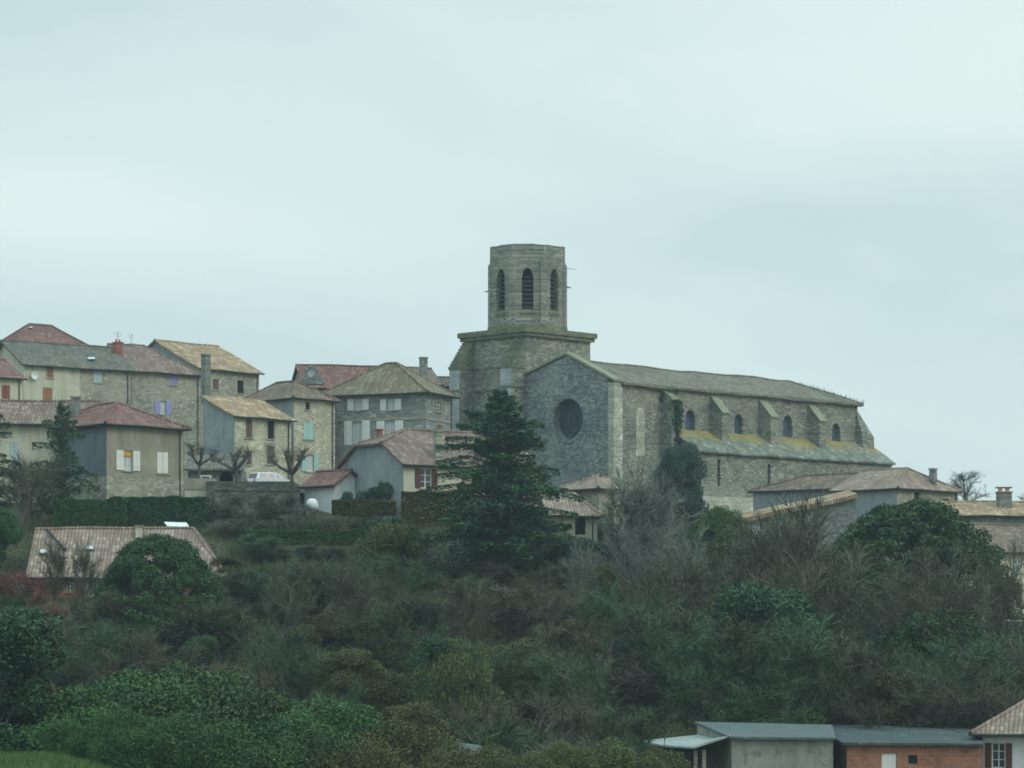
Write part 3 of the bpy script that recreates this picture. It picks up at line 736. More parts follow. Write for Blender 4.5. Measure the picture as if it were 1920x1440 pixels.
# ---- right cluster
h = House('house', 'stone house with tan hipped roof and grey chimney at the right end of the church', 'house', 1682, 228, 45, 1796, (6.8,), 912, 'stone_a', base=2)
h.roof(878, 'y', ('h', 2.2), ('g',), mat='t_pink', o=.35)
h.win('R', 1714, 921, 1726, 943, 'dark', 'pale_sh').win('R', 1767, 936, 1780, 947, 'dark', 'dark_sh', sill=False)
h.chimney(1742, 1757, 877, 903, 232.5, 'stone_dark', pots=0); h.skin('grey_render'); h.finish()
h = House('house', 'blue grey walled wing with dark brown roof against the church aisle', 'house', 1612, 236, 47, 1680, 1412, 910, 'grey_render', base=2)
h.roof(886, 'y', ('g',), ('h', 4), mat='t_brown', o=.35); h.finish()
# stone barn with a single sloping roof
def lean_barn():
    Y = 214; z0 = 1.0
    A = P(1402, 978, Y); B = P(1604, 934, Y); base = (A.x, Y, z0)
    root = tag(empty('stone_barn', base), 'rough stone barn with orange tiled roof sloping down to the left, below the church', 'barn')
    def L(v): return Vector((v.x-A.x, v.y-Y, v.z-z0))
    a, b = L(A), L(B); D = 6
    mb = MB(); us = b.x
    hol = [(PX(1411, Y)-A.x, PX(1434, Y)-A.x, PZ(1052, Y)-z0, PZ(984, Y)-z0)]
    def top(x): return a.z+(b.z-a.z)*x/us
    xs = [0, hol[0][0], hol[0][1], us]
    for i, (p, q) in enumerate(zip(xs, xs[1:])):
        if i == 1:
            mb.quad((p, 0, 0), (q, 0, 0), (q, 0, hol[0][2]), (p, 0, hol[0][2])); mb.quad((p, 0, hol[0][3]), (q, 0, hol[0][3]), (q, 0, top(q)), (p, 0, top(p)))
        else: mb.quad((p, 0, 0), (q, 0, 0), (q, 0, top(q)), (p, 0, top(p)))
    mb.quad((0, 0, 0), (0, D, 0), (0, D, a.z), (0, 0, a.z)); mb.quad((us, 0, 0), (us, D, 0), (us, D, b.z), (us, 0, b.z)); mb.quad((0, D, 0), (us, D, 0), (us, D, b.z), (0, D, a.z))
    mb.build('wall', 'stone_dark', root)
    d = MB(); d.box(hol[0][0], hol[0][1], .08, .14, hol[0][2], hol[0][3]); d.build('door', 'pale_sh', root)
    r = MB(); sl = (b.z-a.z)/us
    patch(r, Vector((-.4, -.35, a.z-.4*sl+.35)), Vector((us+.1, -.35, b.z+.35)), Vector((us+.1, D, b.z+.9)), Vector((-.4, D, a.z-.4*sl+.9)), 14, 6, 0, .12)
    patch(r, Vector((-.4, -.35, a.z-.4*sl)), Vector((us+.1, -.35, b.z)), Vector((us+.1, D, b.z+.3)), Vector((-.4, D, a.z-.4*sl+.3)), 14, 6, 0, .1)
    patch(r, Vector((-.4, -.35, a.z-.4*sl+.35)), Vector((us+.1, -.35, b.z+.35)), Vector((us+.1, -.35, b.z)), Vector((-.4, -.35, a.z-.4*sl)), 14, 1, 0, .12)
    patch(r, Vector((-.4, D, a.z-.4*sl+.9)), Vector((-.4, -.35, a.z-.4*sl+.35)), Vector((-.4, -.35, a.z-.4*sl)), Vector((-.4, D, a.z-.4*sl+.3)), 4, 1, 0, .12)
    r.build('roof', 't_tan', root, fix=False)
lean_barn()
h = House('house', 'tan roofed house at the right edge with a red capped chimney', 'house', 1792, 226, 4, 2020, (8.,), 964, 'stone_dark', base=2)
h.roof(941, 'x', mat='t_tan', o=.3); c = h.chimney(1869, 1896, 921, 945, 229, 'stone_dark', pots=0, capm='redbrick')
p = h.local(P(1882, 921, 229)); mb = MB()
for k in (-.32, .32): mb.tube((p.x+k, p.y, p.z-.03), (p.x+k, p.y, p.z+.25), .2, .2, 8, True)
mb.build('chimney_pot', 'whitepaint', c); mb = MB(); mb.box(p.x-.65, p.x+.65, p.y-.4, p.y+.4, p.z+.252, p.z+.36); mb.build('lid', 'redbrick', c)
h.finish()
h = House('house', 'peeling cream house with dark red roof low at the right edge', 'house', 1868, 200, 35, 2010, (9.,), 1030, 'mottle', base=-2)
h.roof(982, 'x', mat='t_brown', o=.4)
h.win('R', 1880, 1098, 1892, 1145, 'dark', 'dark_sh', sill=False).win('R', 1905, 1095, 1916, 1140, 'dark', 'dark_sh', sill=False).win('R', 1900, 1050, 1914, 1075, 'closed', 'pale_sh'); h.finish()
# ---- bottom left bungalow
h = House('bungalow', 'orange brick bungalow with pinkish tiled roof and two skylights, lower left', 'bungalow', 62, 177, 3, 415, (9.5,), 1076, 'brick', base=-1.5)
h.roof(991, 'x', ('g',), ('h', 2.2), mat='t_pink', o=.45, amp=.12)
h.win('R', 125, 1083, 138, 1108, 'glass').win('R', 166, 1083, 182, 1118, 'glass', surround=True)
h.skylight(75, 90, 1035, 1042); h.skylight(160, 176, 1028, 1035)
h.chimney(254, 267, 984, 1003, 181.2, 'cream', pots=0)
# valley gutter
def on_roof(h, px, py):
    d = Vector((PX(px, 1), 1, PZ(py, 1))); lo = h.local(Vector((0, 0, 0))); ld = h.local(d)-lo
    sl = (h.rz-h.h)/(h.b*h.frac); n = Vector((0, -sl, 1)); tt = (h.h-lo.dot(n))/ld.dot(n); return lo+ld*tt+Vector((0, 0, .12))
mb = MB(); a, b = on_roof(h, 87, 993), on_roof(h, 124, 1034); mb.tube(a-Vector((0,0,.1)), b-Vector((0,0,.1)), .12, .12, 4, True); mb.build('valley_gutter', 'eave_shade_gutter', h.roofobj)
h.finish()
# ---- bottom right
h = House('house', 'pale blue rendered house with brown shutters in the bottom right corner', 'house', 1843, 141, -14, 2010, (6.,), 1364, 'white', base=-10)
h.roof(1300, 'x', ('h', 3), ('g',), mat='t_pink', o=.6, rz=4.14+1.9)
h.roof if False else None
h.win('R', 1860, 1393, 1885, 1440, 'open', 'red_sh', sw=.48); h.finish()

def shed(name, label, wallm, roofm, front, back, Yf, Yb, wx0, wx1, z0, holes=(), th=.12, wyb=None):
    """front/back: two pixel points each (left,right) of the roof's near and far edges"""
    f0, f1 = P(*front[0], Yf), P(*front[1], Yf); b0, b1 = P(*back[0], Yb), P(*back[1], Yb)
    base = Vector((PX(wx0, Yf), Yf, z0)); root = tag(empty(name, base), label, 'shed')
    L = lambda v: v-base
    r = MB(); up = Vector((0, 0, th))
    pts = [L(f0)+Vector((0, -.3, 0)), L(f1)+Vector((0, -.3, 0)), L(b1), L(b0)]
    r.hexa([tuple(p) for p in pts]+[tuple(p+up) for p in pts])
    r.build('roof', roofm, root)
    w1 = PX(wx1, Yf)-base.x; zf = L(f0).z; zb_ = L(b0).z
    mb = MB(); mp = lambda u, z, d: (u, d, z)
    hs = [(PX(a, Yf)-base.x, PX(c, Yf)-base.x, PZ(d, Yf)-z0, PZ(b, Yf)-z0) for a, b, c, d, *_ in holes]
    rect_wall(mb, mp, 0, w1, 0, zf-.003, hs, .1)
    D = Yb-Yf-.4; bx0 = L(b0).x-L(f0).x; zt = zf+(zb_-zf)*.95
    mb.quad((0, 0, 0), (0, 0, zf), (bx0, D, zt), (bx0, D, 0)); mb.quad((w1, 0, 0), (w1, 0, zf), (w1, D, zt), (w1, D, 0)); mb.quad((bx0, D, 0), (w1, D, 0), (w1, D, zt), (bx0, D, zt))
    mb.build('wall', wallm, root)
    for (u0, u1, za, zb2), hh in zip(hs, holes):
        d = MB(); d.box(u0+.01, u1-.01, .05, .09, za, zb2); d.build(hh[5], hh[4], root)
    return root
s1 = shed('shed', 'grey rendered shed with corrugated roof in the middle of the shed row', 'concrete', 'corr', ((1368, 1385), (1566, 1387)), ((1302, 1357), (1560, 1363)), 138, 146, 1372, 1562, -10)
s2 = shed('shed', 'orange brick shed with dark corrugated roof and white door', 'brick', 'corr_dark', ((1578, 1396), (1842, 1398)), ((1525, 1362), (1842, 1369)), 138.6, 150, 1588, 1842, -10,
     holes=((1653, 1413, 1681, 1470, 'whitepaint', 'door'), (1703, 1416, 1720, 1432, 'void', 'window')))
def open_lean_to():
    Y = 139; z0 = -10; base = P(1300, 1400, Y); base.z = z0
    root = tag(empty('open_shelter', base), 'open fronted shelter with pale sagging sheet roof left of the sheds', 'shelter')
    L = lambda px, py, yy: P(px, py, yy)-base
    r = MB(); pts = [L(1238, 1400, 138), L(1300, 1404, 137.5), L(1371, 1381, 138.2), L(1371, 1374, 145), L(1205, 1392, 146)]
    n = len(pts); top = [p+Vector((0, 0, .1)) for p in pts]
    r.add([tuple(p) for p in pts+top], [tuple(range(n))[::-1], tuple(range(n, 2*n))]+[(i, (i+1) % n, n+(i+1) % n, n+i) for i in range(n)])
    r.build('roof', 'corr_pale', root)
    for px in (1304, 1320): 
        p = L(px, 1406, 138.4); q = MB(); q.box(p.x-.1, p.x+.1, p.y-.1, p.y+.1, 0, p.z); q.build('post', 'ashlar' if px == 1304 else 'stone_a', root)
    p0, p1 = L(1240, 1400, 145), L(1369, 1384, 145); q = MB(); q.quad((p0.x, p0.y, 0), (p1.x, p1.y, 0), (p1.x, p1.y, p1.z), (p0.x, p0.y, p0.z)); q.build('back_wall', 'stone_dark', root)
open_lean_to()

# ------------------------------------------------------------------ the church
CX, CY, CZ = 9.5, 250.0, 9.0
church = tag(empty('church', (CX, CY, CZ), R(45)), 'medieval stone church with octagonal bell tower, rose window and long tiled nave', 'church')
def cz(z): return z-CZ
def Cc(x, y, z): return (x, y, z-CZ)
def mpF(u, z, d): return (d, u, z-CZ)        # facade plane x=0, u along y
def mpS(u, z, d): return (u, d, z-CZ)        # nave side plane y=0, u along x
def opening_panel(mb, mp, u0, u1, z0, z1, uc, prof_, rev, d0=0):
    """panel u0..u1 x z0..z1 with symmetric opening; prof_ list of (z, halfwidth) bottom to top"""
    zb, zt = prof_[0][0], prof_[-1][0]
    mb.quad(mp(u0, z0, d0), mp(u1, z0, d0), mp(u1, zb, d0), mp(u0, zb, d0)); mb.quad(mp(u0, zt, d0), mp(u1, zt, d0), mp(u1, z1, d0), mp(u0, z1, d0))
    for (za, wa), (zc, wc) in zip(prof_, prof_[1:]):
        mb.quad(mp(u0, za, d0), mp(uc-wa, za, d0), mp(uc-wc, zc, d0), mp(u0, zc, d0)); mb.quad(mp(uc+wa, za, d0), mp(u1, za, d0), mp(u1, zc, d0), mp(uc+wc, zc, d0))
        mb.quad(mp(uc-wa, za, d0), mp(uc-wc, zc, d0), mp(uc-wc, zc, d0+rev), mp(uc-wa, za, d0+rev)); mb.quad(mp(uc+wa, za, d0), mp(uc+wc, zc, d0), mp(uc+wc, zc, d0+rev), mp(uc+wa, za, d0+rev))
    if prof_[0][1] > 0: mb.quad(mp(uc-prof_[0][1], zb, d0), mp(uc+prof_[0][1], zb, d0), mp(uc+prof_[0][1], zb, d0+rev), mp(uc-prof_[0][1], zb, d0+rev))
def lancet(z0, zs, z1, w):
    p = [(z0, w), (zs, w)]
    for k in range(1, 9):
        f = k/8; p.append((zs+(z1-zs)*math.sin(f*math.pi/2)**.9, w*max(0, (1-f**1.6))))
    p[-1] = (z1, 0.0); return p
def outline_poly(mp, uc, prof_, d): return [mp(uc-w_, z, d) for z, w_ in prof_]+[mp(uc+w_, z, d) for z, w_ in reversed(prof_) if w_ > 0]
# facade
FW = 11.5; zc, rr = 18.8, 1.95; yc = 5.85
circ = [(zc-rr*math.cos(math.pi*k/20), rr*math.sin(math.pi*k/20)) for k in range(21)]
mb = MB(); opening_panel(mb, mpF, 0.6, FW, CZ, 22.15, yc, circ, .9)
mb.poly([mpF(0.6, 22.15, 0), mpF(FW, 22.15, 0), mpF(FW, 23.3, 0), mpF(6.1, 24.9, 0), mpF(.6, 22.4, 0)])
mb.poly([mpF(0, 22.15, .9), mpF(FW, 22.15, .9), mpF(FW, 23.2, .9), mpF(6.1, 24.8, .9), mpF(0, 22.15, .9)])
fac = mb.build('facade', 'church_shade', church)
g = MB(); g.poly([mpF(yc+rr*math.cos(2*math.pi*k/32), zc+rr*math.sin(2*math.pi*k/32), .8) for k in range(32)]); ro = g.build('rose_window', 'church_glass', church)
tr = MB()
for k in range(12):
    an = 2*math.pi*k/12; tr.tube(mpF(yc+.35*math.cos(an), zc+.35*math.sin(an), .7), mpF(yc+rr*math.cos(an), zc+rr*math.sin(an), .7), .04, .04, 4)
for r_ in (.4, 1.25):
    for k in range(24):
        a0, a1 = 2*math.pi*k/24, 2*math.pi*(k+1)/24; tr.tube(mpF(yc+r_*math.cos(a0), zc+r_*math.sin(a0), .7), mpF(yc+r_*math.cos(a1), zc+r_*math.sin(a1), .7), .045, .045, 4)
tr.build('tracery', 'louvre', ro)
mb = MB()   # moulded ring
for k in range(40):
    a0, a1 = 2*math.pi*k/40, 2*math.pi*(k+1)/40
    for r0, r1, d0 in ((rr+.02, rr+.28, -.07),):
        P0 = [mpF(yc+r*math.cos(a), zc+r*math.sin(a), d0) for a, r in ((a0, r0), (a1, r0), (a1, r1), (a0, r1))]; mb.poly(P0)
        mb.quad(mpF(yc+r1*math.cos(a0), zc+r1*math.sin(a0), d0), mpF(yc+r1*math.cos(a1), zc+r1*math.sin(a1), d0), mpF(yc+r1*math.cos(a1), zc+r1*math.sin(a1), 0), mpF(yc+r1*math.cos(a0), zc+r1*math.sin(a0), 0))
mb.build('rose_surround', 'church_shade', church)
mb = MB()   # coping along the gable
for (ya, za), (yb_, zb_) in (((-.25, 22.05), (6.1, 25.0)), ((6.1, 25.0), (FW, 23.4))):
    mb.hexa([mpF(ya, za, -.18), mpF(yb_, zb_, -.18), mpF(yb_, zb_, .95), mpF(ya, za, .95), mpF(ya, za+.22, -.18), mpF(yb_, zb_+.22, -.18), mpF(yb_, zb_+.22, .95), mpF(ya, za+.22, .95)])
mb.build('gable_coping', 'coping', church)
mb = MB(); mb.box(-.06, 1.15, -.12, .598, 0, cz(22.0)); mb.build('corner_quoins', 'church_pale', church)
# nave side wall with clerestory
NL = 37.2
def xs(px, y=0):
    k = (px-960)/F; X0 = CX-.7071*y; Y0 = CY+.7071*y
    return (k*Y0-X0)/(.7071*(1-k))
def zat(px, py, y=0): return PZ(py, CY+.7071*(xs(px, y)+y))
mb = MB(); nw = []
bays = [(1.15, 7.2, None), (7.2, 14.2, (1285, 1303, 768, 806)), (14.2, 21.6, (1377, 1393, 776, 813)), (21.6, 29.3, (1468, 1486, 778, 818)), (29.3, NL, (1560, 1576, 793, 836))]
wins = []
for a0, a1, wd in bays:
    if not wd: mb.quad(mpS(a0, CZ, 0), mpS(a1, CZ, 0), mpS(a1, 22.15, 0), mpS(a0, 22.15, 0)); continue
    uu0, uu1 = xs(wd[0]), xs(wd[1]); uc = (uu0+uu1)/2; zt = zat(wd[0], wd[2]); zb = zat(wd[0], wd[3]); hw = max(.5, (uu1-uu0)/2)
    if not a0+hw < uc < a1-hw: uc = (a0+a1)/2
    pr = lancet(zb, zb+(zt-zb)*.6, zt, hw); opening_panel(mb, mpS, a0, a1, CZ, 22.15, uc, pr, .5); wins.append((uc, pr))
mb.quad((NL, 0, 0), (NL, FW, 0), (NL, FW, cz(22.15)), (NL, 0, cz(22.15))); mb.quad((0, FW, 0), (NL, FW, 0), (NL, FW, cz(22.15)), (0, FW, cz(22.15)))
mb.build('nave_wall', 'church', church)
for i, (uc, pr) in enumerate(wins):
    g = MB(); g.poly(outline_poly(mpS, uc, pr, .45)); g.build('clerestory_window', 'church_glass', church)
# blocked tall window on the side wall
u0, u1 = xs(1192), xs(1208); zt, zb = zat(1200, 764), zat(1200, 855)
g = MB(); pr = lancet(zb, zt-.8, zt, (u1-u0)/2); g.prism(outline_poly(mpS, (u0+u1)/2, pr, -.02), (0, -.03, 0)); g.build('blocked_window', 'church_pale', church)
mb = MB(); mb.fbox(mpS, 1.2, 7.1, 21.75, 22.1, -.25, -.003); mb.fbox(mpS, 7.9, NL, 21.75, 22.1, -.25, -.003); mb.build('nave_cornice', 'church_moss', church)
# nave roof
r, ridge = roof_mesh(NL, FW, cz(22.15), cz(24.45), 'x', ('g',), ('h', 4.2), .45, .5, .2, .16)
for i, v in enumerate(r.v):
    if v[0] < .95: r.v[i] = (.95, v[1], v[2])
rf = r.build('nave_roof', 'nave_roof', church, fix=False)
rb = MB()
for A, B in ridge:
    A = Vector((max(A.x, 1), A.y, A.z)); n = max(2, int((A-B).length)); prv = None
    for i in range(n+1):
        p = A.lerp(B, i/n); q = Vector((p.x, p.y, p.z+.16*noise.noise(Vector((p.x*.35, p.y*.35, 1.3))))); 
        if prv: rb.tube(prv, q, .14, .14, 6)
        prv = q
rb.build('ridge_tiles', 'nave_roof', rf, fix=False)
rb = MB(); random.seed(5)      # weeds along the hip at the far end
A, B = ridge[1] if ridge[1][0].y < ridge[1][1].y else ridge[1]
for i in range(90):
    p = A.lerp(B, random.uniform(.0, .85)); q = p+Vector((random.uniform(-.15, .15), random.uniform(-.15, .15), random.uniform(.15, .5))); rb.tube(p, q, .03, .01, 3)
rb.build('roof_weeds', 'twig_green', rf, fix=False)
# buttresses of the nave
def buttress(u0, u1, proj, zbot, zo, zi, mat='church', cap='coping'):
    mb = MB(); mb.hexa([mpS(u0, zbot, -proj), mpS(u1, zbot, -proj), mpS(u1, zbot, .002), mpS(u0, zbot, .002), mpS(u0, zo, -proj), mpS(u1, zo, -proj), mpS(u1, zi, .002), mpS(u0, zi, .002)])
    o = mb.build('buttress', mat, church)
    c = MB(); c.hexa([mpS(u0-.06, zo+.01, -proj-.12), mpS(u1+.06, zo+.01, -proj-.12), mpS(u1+.06, zi+.05, -.003), mpS(u0-.06, zi+.05, -.003), mpS(u0-.06, zo+.14, -proj-.12), mpS(u1+.06, zo+.14, -proj-.12), mpS(u1+.06, zi+.19, -.003), mpS(u0-.06, zi+.19, -.003)])
    c.build('buttress_cap', cap, o); return o
for bx in (13.9, 21.3, 29.0):
    zi = 21.4; buttress(bx, bx+1.05, 1.5, 16.5, 19.7, zi)
buttress(6.75, 7.7, 1.3, CZ, 20.6, 21.6, 'church', 'church_moss')
# polygonal end buttress
mb = MB(); mb.hexa([(NL-.9, -1.3, 0), (NL+1.6, -1.3, 0), (NL+1.6, 1.1, 0), (NL-.9, 1.1, 0), (NL-.3, -.9, cz(18.6)), (NL+1.6, -.9, cz(18.6)), (NL+1.6, .9, cz(18.6)), (NL-.3, .9, cz(18.6))])
mb.hexa([(NL-.3, -.9, cz(18.602)), (NL+1.6, -.9, cz(18.602)), (NL+1.6, .9, cz(18.602)), (NL-.3, .9, cz(18.602)), (NL-.3, -.05, cz(21.2)), (NL+.05, -.05, cz(21.2)), (NL+.05, .9, cz(21.2)), (NL-.3, .9, cz(21.2))])
mb.build('buttress', 'church', church)
# aisle
ax0, ax1, ay = 8.1, 39.0, 3.0
def mpA(u, z, d): return (u, d-ay, z-CZ)
mb = MB(); hs = []
for px, y0, y1 in ((1348, 862, 912), (1442, 870, 916)):
    uu = xs(px, -ay); yy = CY+.7071*(uu-ay); hs.append((uu-.22, uu+.22, PZ(y1, yy), PZ(y0, yy)))
rect_wall(mb, mpA, ax0, ax1, CZ, 15.9, hs, .4)
mb.quad((ax0, -ay, 0), (ax0, 0, 0), (ax0, 0, cz(17.85)), (ax0, -ay, cz(15.9))); mb.quad((ax1, -ay, 0), (ax1, 0, 0), (ax1, 0, cz(17.8)), (ax1, -ay, cz(15.9)))
mb.build('aisle_wall', 'church', church)
for a0, a1, z0, z1 in hs:
    g = MB(); g.quad(mpA(a0, z0, .38), mpA(a1, z0, .38), mpA(a1, z1, .38), mpA(a0, z1, .38)); g.build('slit_window', 'church_glass', church)
mb = MB(); mb.fbox(mpA, ax0, ax1, 15.55, 15.82, -.22, -.003); mb.build('aisle_cornice', 'church_moss', church)
mb = MB(); mb.fbox(mpA, ax0+.2, ax1, CZ-1.5, 11.5, -.5, -.003); mb.build('plinth', 'church_pale', church)
rr_ = MB(); e = .35
A, B, C_, D = Vector((ax0-.15, -ay-e, cz(15.75))), Vector((ax1+.3, -ay-e, cz(15.75))), Vector((ax1+.3, 0.0, cz(17.95))), Vector((ax0-.15, 0, cz(17.95)))
patch(rr_, A, B, C_, D, 40, 5, -.05, .12); patch(rr_, A, B, C_, D, 40, 5, .12, .12)
for i in range(40):
    p, q = A.lerp(B, i/40), A.lerp(B, (i+1)/40); f_ = lambda v, o_: (v.x, v.y, v.z-o_+.12*noise.noise(Vector((v.x*.35, v.y*.35, 1.3))))
    rr_.quad(f_(p, -.05), f_(q, -.05), f_(q, .12), f_(p, .12))
rr_.quad(tuple(A+Vector((0, 0, .05))), tuple(D+Vector((0, 0, .05))), tuple(D-Vector((0, 0, .12))), tuple(A-Vector((0, 0, .12))))
# yellow lichen grows along the top of the aisle roof
def aisle_mat():
    m = M['aisle_roof']; t = NT(m.node_tree); p = t.n['Principled BSDF']; old = p.inputs['Base Color'].links[0].from_socket
    tc, x, y, z = objco(t); nn = t.noise(t.comb(x, t.math('MULTIPLY', y, .35), 0), .8, 6, .75)
    up = t.math('ADD', t.ramp(y, -2.7, -.5), t.math('MULTIPLY_ADD', nn, 4.0, -2.35)); f = t.ramp(up, .1, .8)
    c = t.mix(t.math('MULTIPLY', f, .8), old, t.mix(t.noise(tc.outputs['Object'], 3, 3), (.36, .25, .035), (.22, .21, .07)))
    t.link(c, p.inputs['Base Color'])
aisle_mat(); rr_.build('aisle_roof', 'aisle_roof', church, fix=False)
# tower base
TX0, TX1, TY0, TY1 = 0.0, 9.1, FW+.05, 20.1
mb = MB(); mb.box(TX0, TX1, TY0, TY1, 0, cz(27.2)); mb.build('tower_base', 'church', church)
# darker ashlar panel of the left face is the same stone; mouldings:
mb = MB(); mb.box(TX0-.32, TX1+.32, TY0-.32, TY1+.32, cz(27.2), cz(27.55)); mb.box(TX0-.5, TX1+.5, TY0-.5, TY1+.5, cz(27.552), cz(28.05))
mb.build('cornice', 'church_moss', church)
def tb(y0, y1, proj, zo, zi):
    mb = MB(); mb.hexa([(-proj, y0, 0), (.002, y0, 0), (.002, y1, 0), (-proj, y1, 0), (-proj, y0, cz(zo)), (.002, y0, cz(zi)), (.002, y1, cz(zi)), (-proj, y1, cz(zo))])
    o = mb.build('tower_buttress', 'church', church)
    f = MB(); f.box(-proj-.03, -proj-.003, y0, y1, 0, cz(zo)-.05); f.build('pale_facing', 'church_pale2', o)
    c = MB(); n = 9
    for i in range(n):
        a0, a1 = i/n, (i+1)/n; x0 = -proj-.1+(proj+.1)*a0; x1 = -proj-.1+(proj+.1)*a1; zz = cz(zo+(zi-zo)*a0)
        c.box(x0, -.003, y0-.08, y1+.08, zz+.01, zz+(zi-zo)/n+.002)
    c.build('weathering', 'church_moss', o)
M['church_pale2'] = masonry('bluish_ashlar', (.30, .34, .34), (.42, .46, .45), (.3, .32, .3), sx=1.2, sz=2.4, stain_amt=.35)
tb(TY0+.03, TY0+1.45, 2.0, 24.0, 26.9); tb(TY1-1.35, TY1+.05, 2.0, 24.3, 27.1)
mb = MB(); mb.box(-.10, -.003, TY0+1.45, TY1-1.35, cz(22.1), cz(22.3)); mb.box(-.1, -.003, TY0+1.46, TY1-1.36, cz(24.3), cz(24.45))
mb.box(-2.14, -2.032, TY0+.02, TY0+1.47, cz(22.1), cz(22.3)); mb.box(-2.14, -2.032, TY1-1.37, TY1+.06, cz(22.1), cz(22.3)); mb.box(-2.14, -.01, TY0-.07, TY0+.028, cz(22.1), cz(22.3))
mb.build('string_course', 'church_moss', church)
# octagon belfry
oc = Vector(((TX0+TX1)/2, (TY0+TY1)/2, 0)); ap = 3.72; side = 2*ap*math.tan(math.pi/8)
bel = empty('belfry', (oc.x, oc.y, cz(28.05)))
bel.parent = church
ob = MB(); z_top = 36.45-28.05
faces = []
for k in range(8):
    an = math.pi/4*k; n = Vector((math.cos(an), math.sin(an), 0)); u_ = Vector((-n.y, n.x, 0))
    mpo = (lambda n, u_: (lambda u, z, d: tuple(n*(ap-d)+u_*u+Vector((0, 0, z)))))(n, u_)
    pr = lancet(2.0, 5.0, 6.05, .56)
    opening_panel(ob, mpo, -side/2, side/2, 0, 6.9, 0, pr, .75)
    faces.append((mpo, pr))
bel.name = 'belfry_pivot'
bpy.data.objects.remove(bel)
belfry = ob.build('belfry', 'church', church); belfry.location = (oc.x, oc.y, cz(28.05))
rb = MB(); cb = MB()
for mpo, pr in faces:
    lo = MB(); lo.poly(outline_poly(mpo, 0, pr, .72)); w_ = lo.build('belfry_window', 'void', church); w_.location = belfry.location
    lv = MB()
    for k in range(8):
        zz = 2.15+k*.42; hw = .54 if zz < 4.9 else .36; lv.hexa([mpo(-hw, zz, .35), mpo(hw, zz, .35), mpo(hw, zz+.2, .65), mpo(-hw, zz+.2, .65), mpo(-hw, zz+.05, .35), mpo(hw, zz+.05, .35), mpo(hw, zz+.25, .65), mpo(-hw, zz+.25, .65)])
    lv.build('louvres', 'louvre', w_)
    s = MB(); s.hexa([mpo(-.75, 1.55, -.10), mpo(.75, 1.55, -.10), mpo(.75, 1.55, -.003), mpo(-.75, 1.55, -.003), mpo(-.75, 1.72, -.10), mpo(.75, 1.72, -.10), mpo(.75, 1.98, -.003), mpo(-.75, 1.98, -.003)]); s.build('sloping_sill', 'church_moss', w_)
# crown band a little narrower, irregular top
def octring(mb, a_, z0, z1, jag=0):
    n = 48; pts = []
    for i in range(n):
        an = 2*math.pi*i/n; k = (an+math.pi/8) % (math.pi/4)-math.pi/8; r_ = a_/math.cos(k); pts.append((r_*math.cos(an), r_*math.sin(an)))
    for i in range(n):
        (x0, y0), (x1, y1) = pts[i], pts[(i+1) % n]
        j0 = jag*noise.noise(Vector((x0, y0, 0))); j1 = jag*noise.noise(Vector((x1, y1, 0)))
        mb.quad((x0, y0, z0), (x1, y1, z0), (x1, y1, z1+j1), (x0, y0, z1+j0))
        mb.quad((x0*.82, y0*.82, z0), (x1*.82, y1*.82, z0), (x1*.82, y1*.82, z1+j1), (x0*.82, y0*.82, z1+j0))
        mb.quad((x0, y0, z1+j0), (x1, y1, z1+j1), (x1*.82, y1*.82, z1+j1), (x0*.82, y0*.82, z1+j0))
mb = MB(); octring(mb, ap-.02, 6.9, z_top, .15); mb.quad((-3.5, -3.5, 6.95), (3.5, -3.5, 6.95), (3.5, 3.5, 6.95), (-3.5, 3.5, 6.95)) if False else None
n = 8; mb.poly([((ap*.9)/math.cos(math.pi/8)*math.cos(math.pi/8+math.pi/4*i), (ap*.9)/math.cos(math.pi/8)*math.sin(math.pi/8+math.pi/4*i), 7.6) for i in range(8)])
o = mb.build('tower_crown', 'church', church); o.location = belfry.location
# corner pilasters
for k in range(8):
    an = math.pi/8+math.pi/4*k; r_ = ap/math.cos(math.pi/8); n = Vector((math.cos(an), math.sin(an), 0)); u_ = Vector((-n.y, n.x, 0))
    c = n*r_; p = MB(); q = [c+u_*.38-n*.25, c+u_*.3+n*.07, c-u_*.3+n*.07, c-u_*.38-n*.25]
    p.hexa([(v.x, v.y, 0) for v in q]+[(v.x, v.y, 6.55+(.35 if i in (0, 3) else 0)) for i, v in enumerate(q)]); o = p.build('corner_pilaster', 'church', church); o.location = belfry.location
    if k % 2 == 0:
        g = MB(); g.tube(c+n*.1+Vector((0, 0, 4.4)), c+n*.62+Vector((0, 0, 4.35)), .09, .05, 5, True); o = g.build('gargoyle', 'stone_dark', church); o.location = belfry.location
mb = MB(); octring(mb, ap+.22, 0, .45); o = mb.build('belfry_base', 'church_moss', church); o.location = belfry.location
mb = MB(); c = Vector((ap*.98, -ap*.4, 0)); mb.tube((2.6, -2.6, 6.5), (3.4, -3.4, 6.35), .03, .02, 4); o = mb.build('iron_rod', 'metal', church); o.location = belfry.location

